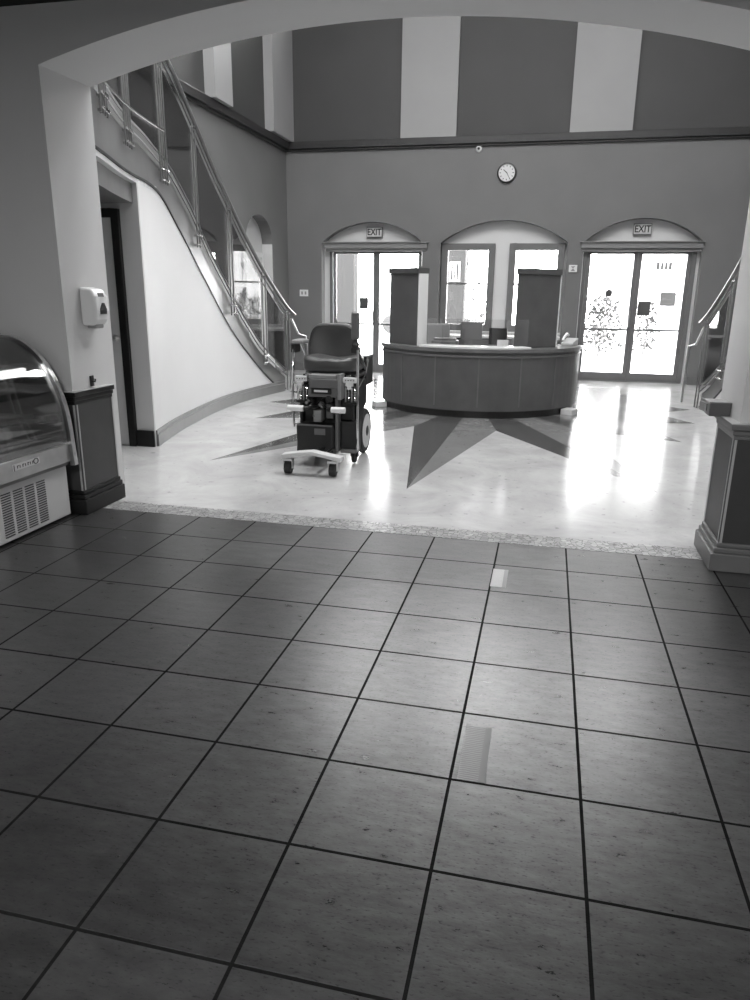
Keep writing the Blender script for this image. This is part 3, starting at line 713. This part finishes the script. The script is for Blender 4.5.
# louvres
for c in range(4):
    yc = -.28-c*.105
    q = B()
    for k in range(18):
        z = .05+k*.0155; q.box(.55, .5535, yc-.04, yc+.04, z, z+.006)
    q.build('vent_grille', M['dark_in'], cs)
q = B(); q.prism([(.2, .37), (.585, .37), (.61, .40), (.61, .515), (.59, .525), (.2, .525)], lambda u, v, t: (u, t, v), -CL, -.035); q.build('front_rail', M['stainless'], cs, bevel=.004)
q = B(); q.box(.612, .614, -.58, -.34, .455, .495); q.build('name_plate', M['off_white'], cs)
q = B()
xs2 = [.0, .028, .05, .075, .098, .12, .142, .162]
for k, dy in enumerate(xs2):
    yv = -.57+dy; h = .014 if k else .03
    q.box(.6142, .6152, yv, yv+.006, .475-h*.7, .475+h*.5); 
    if k % 2: q.box(.6142, .6152, yv, yv+.016, .478, .483)
q.tube([(.6152, -.375+.02*math.cos(t), .476+.016*math.sin(t)) for t in fr(0, 2*PI*15/16, 16)], .0025, 6, closed=True)
q.build('lettering', M['ink'], cs)
# curved glass profile (x local, z)
gp = [(.612, .525), (.606, .62), (.595, .72), (.572, .82), (.535, .92), (.48, 1.02), (.41, 1.10), (.33, 1.155), (.25, 1.183), (.17, 1.19), (-.3, 1.19)]
def sm(pts, n=4):
    out = []
    for i in range(len(pts)-1):
        p0 = pts[max(i-1, 0)]; p1 = pts[i]; p2 = pts[i+1]; p3 = pts[min(i+2, len(pts)-1)]
        for k in range(n):
            t = k/n; out.append(tuple(.5*(2*p1[j]+(p2[j]-p0[j])*t+(2*p0[j]-5*p1[j]+4*p2[j]-p3[j])*t*t+(-p0[j]+3*p1[j]-3*p2[j]+p3[j])*t**3) for j in (0, 1)))
    return out+[pts[-1]]
gps = sm(gp[:10])
q = B(); q.ribbon([(x, -CL, z) for x, z in gps], [(x, -.045, z) for x, z in gps], [Vector((-.006, 0, -.003))]*len(gps), True); q.build('curved_glass', M['caseglass'], cs)
def strip(name, d0, d1, ya, yb, mat):
    pr = [(.622, .37), (.617, .45)]+gps+[(-.3, 1.185)]; q = B()
    def offp(i, d):
        a = Vector(pr[max(i-1, 0)]); c = Vector(pr[min(i+1, len(pr)-1)]); t = (c-a).normalized(); n = Vector((t.y, -t.x)); return Vector(pr[i])+n*d
    O = [offp(i, d1) for i in range(len(pr))]; I = [offp(i, d0) for i in range(len(pr))]
    q.ribbon([(p.x, ya, p.y) for p in O], [(p.x, yb, p.y) for p in O], [Vector((b_.x-a_.x, 0, b_.y-a_.y)) for a_, b_ in zip(O, I)], True)
    return q.build(name, mat, cs)
strip('end_frame', -.012, .018, -.038, 0, M['steel'])
strip('gasket', -.045, -.012, -.046, -.008, M['black'])
strip('end_frame', -.012, .018, -CL, -CL+.038, M['steel'])
q = B(); pr = [(-.3, .40), (.58, .40)]+[(x-.03, z) for x, z in gps]+[(-.3, 1.16)]
q.prism(pr, lambda u, v, t: (u, t, v), -.03, -.012); q.build('end_panel', M['dark_in'], cs)
q = B(); q.box(-.3, -.27, -CL, -.03, .4, 1.2); q.build('back_panel', M['dark_in'], cs)
q = B(); q.box(-.3, .17, -CL, 0, 1.19, 1.215); q.build('case_top', M['stainless'], cs, bevel=.004)
q = B(); q.box(-.27, .57, -CL+.03, -.05, .50, .525); q.build('deck', M['case_in'], cs)
for z, xf in ((.70, .42), (.86, .30)):
    q = B(); q.box(-.27, xf, -CL+.05, -.12, z, z+.012); sh = q.build('shelf', M['case_in'], cs)
    q = B(); q.box(xf, xf+.012, -CL+.05, -.12, z-.012, z+.02); q.build('price_rail', M['stainless'], sh)
for yv in (-.1, -.16):
    q = B(); q.box(.02, .45, yv, yv+.008, .66, .68); q.tube([(.42, yv, .54), (.33, yv, .72), (.26, yv, 1.05)], .004, 6); q.build('shelf_bracket', M['steel'], cs)
q = B(); q.cyl((.38, -CL+.1, .985), (.38, -.10, .985), .028, 16); q.build('lamp_tube', M['lamp'], cs)
q = B(); q.box(.34, .42, -CL+.08, -.07, 1.015, 1.035); q.build('lamp_holder', M['steel'], cs)
# food inside, each a thing
k = 0
def tray_item(x, y, z, w, lab, kind):
    if kind == 'carton':
        q = B(); q.box(-.035, .035, -.03, .03, 0, .13); q.prism([(-.035, .13), (.035, .13), (0, .16)], lambda u, v, t: (u, t, v), -.03, .03); o = q.build('carton', M['off_white'], loc=(x, y, z), bevel=.003); tag(o, lab, 'carton', 'cartons on the case deck')
    else:
        q = B(); q.lathe([(.01, 0), (w*.9, .004), (w, .03), (w*.7, .06), (.01, .07)], None, 14); o = q.build('pastry', M['bread'], loc=(x, y, z)); tag(o, lab, 'pastry', kind)
for i in range(4): tray_item(-1.33, 2.24+i*.08, .525, 0, 'small pale carton in the row on the display case deck', 'carton')
for i in range(5): tray_item(-1.5+.02*(i % 2), 1.85+i*.17, .712, .05, 'dark baked round on the lower shelf of the display case', 'pastries on the lower shelf')
for i in range(4): tray_item(-1.62, 1.95+i*.18, .872, .045, 'dark baked round on the upper shelf of the display case', 'pastries on the upper shelf')

# ------------------------------------------------------------------ power wheelchair
WX, WY = -.03, 4.95
wc = thing('power_wheelchair', 'black electric wheelchair with leather seat facing the camera', 'wheelchair', (WX, WY, 0), 0)
def W(x, y, z): return Vector((x-WX, y-WY, z))
def wbox(name, x0, x1, y0, y1, z0, z1, mat, bev=.008, par=None):
    q = B(); q.box(x0-WX, x1-WX, y0-WY, y1-WY, z0, z1); return q.build(name, mat, par or wc, bevel=bev)
# front anti-tip bar with casters
q = B()
for yy in (4.40, 4.46): pass
q.ribbon([W(-.285, 4.40, .175), W(-.14, 4.40, .20), W(-.02, 4.40, .215), (W(.1, 4.40, .195)), W(.235, 4.40, .175)],
         [W(-.285, 4.40, .135), W(-.14, 4.40, .165), W(-.02, 4.40, .182), (W(.1, 4.40, .165)), W(.235, 4.40, .135)], (0, .10, 0))
q.build('footplate_bar', M['off_white'], wc, bevel=.006)
for cx_ in (-.24, .155):
    q = B(); q.box(cx_-.042-WX, cx_+.042-WX, 4.43-WY, 4.49-WY, .115, .135); q.box(cx_-.042-WX, cx_-.034-WX, 4.44-WY, 4.48-WY, .05, .12); q.box(cx_+.034-WX, cx_+.042-WX, 4.44-WY, 4.48-WY, .05, .12); q.cyl(W(cx_, 4.45, .12), W(cx_, 4.45, .165), .012, 10)
    fk = q.build('caster_fork', M['steel'], wc)
    q = B(); T = Matrix.Translation(W(cx_, 4.46, .056)) @ Matrix.Rotation(PI/2, 4, 'Y'); q.lathe([(.04, -.03), (.053, -.026), (.056, 0), (.053, .026), (.04, .03)], T, 24); wl = q.build('caster_wheel', M['rubber'], fk)
q = B(); q.tube([W(-.02, 4.5, .19), W(-.02, 4.75, .17)], .018, 8); q.tube([W(.06, 4.5, .17), W(.06, 4.78, .17)], .012, 8); q.build('support_arm', M['black_metal'], wc)
# lower housings
wbox('battery_cover', -.268, .068, 4.75, 5.2, .10, .375, M['black'], .015)
wbox('battery_label', -.10, .0, 4.746, 4.75, .29, .345, M['grey_plastic'], .002)
wbox('cover_edge', -.255, .06, 4.742, 4.75, .365, .378, M['grey_plastic'], .002)
wbox('motor_housing', .105, .265, 4.86, 4.97, .13, .40, M['black'], .012)
wbox('side_foot_pad', .12, .265, 4.80, 4.9, .13, .155, M['grey_plastic'], .006)
q = B(); T = Matrix.Translation(W(.2, 5.0, .07)) @ Matrix.Rotation(PI/2, 4, 'Y'); q.lathe([(.04, -.018), (.065, -.014), (.068, 0), (.065, .014), (.04, .018)], T, 20); q.build('mid_wheel', M['rubber'], wc)
wbox('mid_bracket', .165, .235, 4.98, 5.03, .06, .14, M['black_metal'], .004)
wbox('centre_column', .075, .1, 4.8, 4.9, .15, .62, M['grey_plastic'], .004)
# dark core and side body
wbox('chassis', -.25, .10, 4.92, 5.45, .30, .70, M['black'], .015)
q = B(); q.prism([(4.88, .20), (5.12, .22), (5.22, .45), (5.36, .5), (5.36, .72), (5.0, .76), (4.88, .55)], lambda u, v, t: (t-WX, u-WY, v), .2, .222); sp = q.build('side_panel', M['black'], wc, bevel=.004)
for z in (.42, .62):
    q = B(); T = Matrix.Translation(W(.222, 5.0, z)) @ Matrix.Rotation(PI/2, 4, 'Y'); q.lathe([(.012, 0), (.012, .008), (.006, .012)], T, 10); q.build('bolt', M['chrome'], sp)
q = B(); q.prism([(4.88, .20), (5.55, .30), (5.6, .70), (5.0, .76), (4.88, .55)], lambda u, v, t: (t-WX, u-WY, v), -.275, -.25); q.build('side_panel', M['black'], wc, bevel=.004)
wbox('rear_box', .10, .225, 5.32, 5.58, .66, .93, M['black'], .01)
# large wheels
for cx_, yy in ((.14, 5.45), (-.31, 5.5)):
    q = B(); T = Matrix.Translation(W(cx_+.03, yy, .215)) @ Matrix.Rotation(PI/2, 4, 'Y')
    q.lathe([(.16, -.03), (.20, -.028), (.215, -.012), (.215, .012), (.20, .028), (.16, .03)], T, 40); w_ = q.build('drive_wheel', M['rubber'], wc)
    q = B(); q.lathe([(.162, -.031), (.162, .031)], T, 30); q.lathe([(.12, .031), (.11, .036)], T, 24); q.build('rim', M['off_white'], w_)
    q = B(); q.lathe([(.05, -.035), (.05, .038), (.03, .045)], T, 20); q.build('hub', M['black_metal'], w_)
# white handles
for xa, xb in ((-.285, -.145), (.10, .22)):
    q = B(); z = .54; s = 1 if xa < 0 else -1
    q.tube([W(xa, 4.60, z), W((xa+xb)/2, 4.60, z), W(xb, 4.60, z)], [.024, .026, .026], 14); hh = q.build('grip', M['white_plastic'], wc)
    e = xb if xa < 0 else xa
    q = B(); q.tube([W(e, 4.60, z), W(e+s*.03, 4.61, z), W(e+s*.045, 4.8, z-.01), W(e+s*.045, 4.95, z-.01)], .02, 10); q.build('grip_arm', M['black_metal'], hh)
# control module
wbox('module', -.14, .11, 4.74, 4.95, .70, .775, M['grey_plastic'], .008)
wbox('module_step', -.15, .09, 4.755, 4.95, .775, .81, M['mid_plastic'], .006)
wbox('module_body', -.155, .105, 4.76, 4.95, .62, .70, M['grey_plastic'], .006)
wbox('display', -.125, .055, 4.75, 4.76, .645, .695, M['black'], .004)
wbox('white_label', -.098, .024, 4.745, 4.75, .663, .682, M['white_plastic'], .002)
wbox('lever_column', .108, .135, 4.76, 4.9, .60, .82, M['mid_plastic'], .004)
q = B(); q.lathe([(.03, 0), (.034, .02), (.02, .04)], Matrix.Translation(W(.03, 4.78, .60)) @ R90, 16); q.build('round_knob', M['black'], wc)
# small machinery in the middle
mr = random.Random(3)
for i in range(9):
    x = -.19+.24*mr.random(); z = .44+.14*mr.random()
    q = B(); q.lathe([(.018+.01*mr.random(), 0), (.016, .05), (.008, .06)], Matrix.Translation(W(x, 4.86, z)) @ R90, 12); q.build('connector', M[('grey_plastic', 'steel', 'mid_plastic', 'black_metal')[i % 4]], wc)
wbox('motor_block', -.125, -.05, 4.80, 4.92, .39, .50, M['mid_plastic'], .01)
wbox('motor_block', -.02, .05, 4.84, 4.92, .42, .55, M['grey_plastic'], .01)
q = B(); q.tube([W(-.2, 4.88, .6), W(-.15, 4.83, .52), (W(-.05, 4.82, .56)), W(.02, 4.85, .48), W(.06, 4.9, .42)], .007, 8); q.tube([W(.08, 4.88, .62), W(.03, 4.82, .57), W(-.03, 4.83, .60), W(-.1, 4.88, .55)], .006, 8); q.build('cable', M['black'], wc)
# white brackets with springs
for xa, xb in ((-.286, -.185), (.150, .262)):
    q = B(); q.box(xa-WX, xb-WX, 4.79-WY, 4.83-WY, .745, .79); q.box(xa+.02-WX, xb-.03-WX, 4.79-WY, 4.83-WY, .715, .745); q.box((xa+xb)/2-.02-WX, (xa+xb)/2+.01-WX, 4.785-WY, 4.82-WY, .69, .72)
    bk = q.build('seat_bracket', M['white_plastic'], wc, bevel=.004)
    for k in range(4):
        q = B(); q.cyl(W(xa+.022+k*.024, 4.786, .768), W(xa+.022+k*.024, 4.789, .768), .005, 8); q.build('bolt', M['ink'], bk)
    for k in range(4):
        x = xa+.012+k*.027; zt = .70; zl = .575+.01*(k % 2)
        q = B()
        n = 50; q.tube([W(x+.007*math.cos(j*1.3), 4.83+.007*math.sin(j*1.3), zl+(zt-zl)*j/n) for j in range(n+1)], .003, 5); q.cyl(W(x, 4.83, zl), W(x, 4.83, zt), .005, 8); q.build('spring', M['chrome' if k % 2 else 'steel'], wc)
    wbox('spring_seat', xa, xb, 4.81, 4.86, .555, .575, M['black_metal'], .003)
# silver uprights
q = B(); q.tube([W(-.325, 4.86, .33), W(-.33, 4.86, .66), W(-.325, 4.88, 1.0), W(-.325, 4.9, 1.03)], .010, 8); q.build('upright', M['chrome'], wc)
q = B(); q.tube([W(.266, 4.85, .15), W(.262, 4.85, .6), W(.258, 4.87, 1.02)], .010, 8); q.build('upright', M['chrome'], wc)
q = B(); q.tube([W(-.325, 4.88, .72), W(-.26, 4.88, .72)], .008, 8); q.tube([W(-.325, 4.86, .36), W(-.262, 4.88, .36)], .008, 8); q.build('brace', M['steel'], wc)
wbox('seat_pan', -.25, .225, 4.9, 5.35, .765, .80, M['black'], .01)
wbox('seat_post', -.12, .08, 5.0, 5.25, .69, .77, M['black'], .01)
wbox('upper_housing', .10, .222, 4.9, 5.0, .40, .70, M['black'], .01)
q = B()
for x in (-.22, -.09, .05, .15): q.tube([W(x, 4.9, .79), W(x+.04, 4.88, .80)], .008, 6)
q.build('hinge', M['steel'], wc)
# seat cushion with dipped front lip
def superel(u, v, w, d, h, cx_, cy_, cz_, ex=.35):
    a = (u-.5)*2*PI; p = (v-.5)*PI
    def c(x, e): return math.copysign(abs(x)**e, x)
    return Vector((cx_+w*c(math.cos(p), ex)*c(math.cos(a), ex), cy_+d*c(math.cos(p), ex)*c(math.sin(a), ex), cz_+h*c(math.sin(p), ex)))
def closed_grid(q, nu, nv, fn):
    vs = [fn(i/nu, j/(nv-1)) for i in range(nu) for j in range(nv)]
    q.add(vs, [(i*nv+j, ((i+1) % nu)*nv+j, ((i+1) % nu)*nv+j+1, i*nv+j+1) for i in range(nu) for j in range(nv-1)], True)
def seatf(u, v):
    p = superel(u, v, .25, .23, .066, -.018, 5.09, .872, .5)
    dx = p.x+.013; dy = (5.09-p.y)/.23
    if p.z > .872: p.z += .02*(abs(dx)/.2)**2 + .012*math.exp(-(dx/.05)**2)*max(0, dy) - .012*max(0, 1-abs(dx)/.15)*(1-max(0, dy))
    return W(*p)
q = B(); closed_grid(q, 48, 25, seatf); q.build('seat_cushion', M['leather'], wc)
def backf(u, v):
    a = (u-.5)*2*PI; p = (v-.5)*PI
    def c(x, e): return math.copysign(abs(x)**e, x)
    ex = .45
    x = .232*c(math.cos(a), ex)*c(math.cos(p), .5); z = .185*c(math.sin(a), .5)*c(math.cos(p), .5); y = .05*c(math.sin(p), .6)
    x *= 1-.12*max(0, z/.185)
    if y < 0: y += .035*(1-(x/.2)**2)*(1-(z/.2)**2) 
    yy = 5.30+y+.12*z; return W(-.085+x-.0, yy, 1.035+z)
q = B(); closed_grid(q, 56, 21, backf); bk = q.build('backrest', M['leather'], wc)
q = B(); q.tube([W(-.085+.205*math.cos(t)*abs(math.cos(t))**-.45 if abs(math.cos(t)) > .02 else -.085, 5.262+.1*.16*math.sin(t), 1.035+.163*math.copysign(abs(math.sin(t))**.55, math.sin(t))) for t in fr(0, 2*PI*39/40, 40)], .004, 6, closed=True); q.build('piping', M['black'], bk)
wbox('back_frame', -.14, .03, 5.36, 5.40, .78, 1.1, M['black_metal'], .006)
q = B(); q.tube([W(-.06, 5.38, 1.15), W(-.07, 5.37, 1.24), W(-.09, 5.36, 1.275)], [.012, .01, .003], 8); q.build('strap_end', M['mid_plastic'], wc)
# left armrest with pad
q = B(); q.box(-.345-WX, -.245-WX, 4.88-WY, 5.08-WY, 1.055, 1.09); q.build('armrest', M['mid_plastic'], wc, bevel=.014, seg=3)
q = B(); q.tube([W(-.245, 5.0, 1.05), W(-.25, 5.02, .80)], .014, 8); q.tube([W(-.33, 5.1, 1.05), W(-.3, 5.25, .85), W(-.24, 5.3, .8)], .012, 8); q.build('armrest_post', M['steel'], wc)
wbox('armrest_bracket', -.35, -.30, 4.88, 5.0, .98, 1.05, M['black'], .006)
# right armrest flipped up with joystick
q = B(); q.box(.18-WX, .248-WX, 4.93-WY, 4.99-WY, 1.10, 1.33); q.build('armrest', M['grey_plastic'], wc, bevel=.016, seg=3)
q = B(); q.lathe([(.03, 0), (.036, .03), (.022, .05), (.012, .075), (.02, .09), (.016, .105)], Matrix.Translation(W(.214, 4.955, 1.03)), 16); q.build('joystick', M['black'], wc)
wbox('joystick_box', .18, .25, 4.92, 5.02, .985, 1.035, M['black'], .01)
q = B(); q.tube([W(.235, 4.98, .99), W(.24, 5.1, .9), W(.22, 5.3, .82)], .014, 8); q.build('armrest_post', M['black_metal'], wc)
q = B(); q.tube([W(.26, 4.9, .70), W(.275, 5.1, .80), W(.25, 5.3, .9)], .006, 6); q.build('guard_rod', M['chrome'], wc)

# ------------------------------------------------------------------ outdoors
b = B(); b.box(-14, 16, YB+.35, 40, -.12, -.02); struct(b.build('floor_outdoors', M['concrete']))
def building(x0, x1, y, h, wins, mat, lab, name='building'):
    r = thing(name, lab, 'building', ((x0+x1)/2, y, -.02)); xm = (x0+x1)/2
    q = B(); q.box(x0-xm, x1-xm, 0, .5, 0, h); q.build('wall', mat, r)
    for (a, c, z0, z1, bars) in wins:
        q = B(); q.box(a-xm-.04, c-xm+.04, -.05, .02, z0-.04, z1+.04); f = q.build('window', M['ext_white'], r)
        q = B(); q.box(a-xm, c-xm, -.06, -.05, z0, z1); p = q.build('pane', M['ext_win'], f)
        if bars:
            q = B()
            for k in range(1, bars): xx = a-xm+(c-a)*k/bars; q.box(xx-.012, xx+.012, -.07, -.06, z0, z1)
            q.build('muntin', M['ext_white'], f)
    return r
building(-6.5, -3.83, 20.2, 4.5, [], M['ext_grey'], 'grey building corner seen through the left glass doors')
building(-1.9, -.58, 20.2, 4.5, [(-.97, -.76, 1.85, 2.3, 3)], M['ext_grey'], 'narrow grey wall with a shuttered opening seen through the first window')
building(3.0, 9.0, 20.1, 7.5, [(4.50, 4.89, 2.16, 2.34, 4), (4.69, 5.08, 1.23, 1.58, 0)], M['ext_white'], 'white building with small windows seen through the right glass doors')
def shrub(x, y, s, n, lab, hh=1.):
    r = thing('shrub', lab, 'shrub', (x, y, -.02)); rn = random.Random(int(x*100+y)); q = B()
    for k in range(n):
        a = rn.uniform(0, 2*PI); rr = s*rn.random()**.5; z = rn.uniform(.15, 1)*hh; c = Vector((rr*math.cos(a)*(1.1-.5*z/hh), rr*math.sin(a)*.6, z))
        T = Matrix.Translation(c) @ Matrix.Rotation(rn.uniform(0, 6), 4, 'Z') @ Matrix.Rotation(rn.uniform(-1.2, 1.2), 4, 'X'); l = rn.uniform(.06, .13)
        q.add([T @ Vector(p) for p in ((0, 0, 0), (l*.35, l*.5, .01), (0, l, 0), (-l*.35, l*.5, .01))], [(0, 1, 2, 3)])
    q.build('foliage', M['leaf'], r)
    q = B()
    for k in range(5): a = k*1.3; q.tube([(0, 0, 0), (s*.3*math.cos(a), s*.2*math.sin(a), hh*.5), (s*.6*math.cos(a), s*.35*math.sin(a), hh*.85)], [.014, .01, .004], 6)
    q.build('stem', M['bark'], r)
shrub(3.05, 17.5, .6, 1100, 'bushy shrub outside, seen through the left leaf of the right doors', 1.45)
shrub(4.15, 18.0, .4, 500, 'smaller shrub outside, seen through the right leaf of the right doors', 1.3)
shrub(.1, 17.5, .28, 120, 'slim leafy plant outside the first window', 1.7)
# parked car seen through the left doors
r = thing('car', 'parked car outside, seen low through the left glass doors', 'car', (-2.6, 27.0, -.02))
q = B(); q.prism([(-2.1, .3), (2.1, .3), (2.15, .75), (1.3, .85), (.8, 1.35), (-.9, 1.4), (-1.5, .9), (-2.15, .8)], lambda u, v, t: (u, t, v), -.85, .85); q.build('body', M['car'], r, bevel=.06, seg=3)
q = B(); q.prism([(1.15, .88), (.75, 1.28), (-.85, 1.32), (-1.3, .92)], lambda u, v, t: (u, t, v), -.87, .87); q.build('side_window', M['ext_win'], r)
for x in (-1.35, 1.35):
    for y in (-.8, .8):
        q = B(); T = Matrix.Translation((x, y, .33)) @ Matrix.Rotation(PI/2, 4, 'X'); q.lathe([(.2, -.1), (.33, -.09), (.33, .09), (.2, .1)], T, 24); q.build('wheel', M['rubber'], r)

# ------------------------------------------------------------------ added light panels and sky
def area(name, loc, sx_, sy_, power, rot=(0, 0, 0)):
    l = bpy.data.lights.new(name, 'AREA'); l.shape = 'RECTANGLE'; l.size = sx_; l.size_y = sy_; l.energy = power
    o = bpy.data.objects.new(name, l); COL.objects.link(o); o.location = loc; o.rotation_euler = rot; return o
def added_fill_light(x, y, z, sx_, sy_, power, lab):  # unseen panels, added to light the hall and the cafe
    r = thing('added_fill_light', lab, 'lamp', (x, y, z), group=None)
    q = B(); q.box(-sx_/2-.03, sx_/2+.03, -sy_/2-.03, sy_/2+.03, -.05, 0); q.build('housing', M['white_plastic'], r)
    q = B(); q.box(-sx_/2, sx_/2, -sy_/2, sy_/2, -.055, -.05); q.build('diffuser', M['fill_diffuser'], r)
    o = area('added_fill_glow', (0, 0, -.07), sx_, sy_, power); o.parent = r
added_fill_light(-.9, 4.6, ZT, 1.5, 1.5, 150, 'added unseen light panel in the hall ceiling above the left stair landing')
added_fill_light(2.8, 4.6, ZT, 1.5, 1.5, 150, 'added unseen light panel in the hall ceiling above the right stair landing')
added_fill_light(-.9, 7.0, ZT, 1.5, 1.5, 150, 'added unseen light panel in the hall ceiling over the left stair flight')
added_fill_light(2.8, 7.0, ZT, 1.5, 1.5, 150, 'added unseen light panel in the hall ceiling over the right stair flight')
added_fill_light(.6, -1.6, 3.075, 1.2, .3, 135, 'added unseen light panel in the dark cafe ceiling')  # added behind the camera to brighten the pillar fronts

added_fill_light(4.3, .3, 3.075, .6, .6, 40, 'added unseen light panel in the cafe ceiling before the right pillar')  # added to brighten the front of the right pillar
w = bpy.data.worlds.new('world'); sc.world = w; w.use_nodes = True
nt = w.node_tree; bg = nt.nodes['Background']
bg.inputs[0].default_value = (1, 1, 1, 1); bg.inputs[1].default_value = 31

# ------------------------------------------------------------------ camera
f = 721.07; yaw, pitch, roll = -.2265, .2821, .0124
C = Vector((4.4887*.4064, -2.9547*.4064, 3.7038*.4064))
fw = Vector((math.sin(yaw)*math.cos(pitch), math.cos(yaw)*math.cos(pitch), -math.sin(pitch)))
rt = Vector((math.cos(yaw), -math.sin(yaw), 0)); up = rt.cross(fw)
r2 = rt*math.cos(roll)+up*math.sin(roll); u2 = -rt*math.sin(roll)+up*math.cos(roll)
cam = bpy.data.cameras.new('camera'); co = bpy.data.objects.new('camera', cam); COL.objects.link(co)
cam.sensor_fit = 'VERTICAL'; cam.sensor_height = 24; cam.lens = f/1000*24; cam.clip_start = .05
mw = Matrix((r2, u2, -fw)).transposed().to_4x4(); mw.translation = C; co.matrix_world = mw
sc.camera = co
sc.view_settings.view_transform = 'Standard'; sc.view_settings.look = 'None'; sc.view_settings.gamma = 1; sc.view_settings.use_curve_mapping = False
sc.view_settings.exposure = 0
sc.cycles.max_bounces = 8; sc.cycles.diffuse_bounces = 5; sc.cycles.transparent_max_bounces = 16
sc.cycles.sample_clamp_indirect = 6
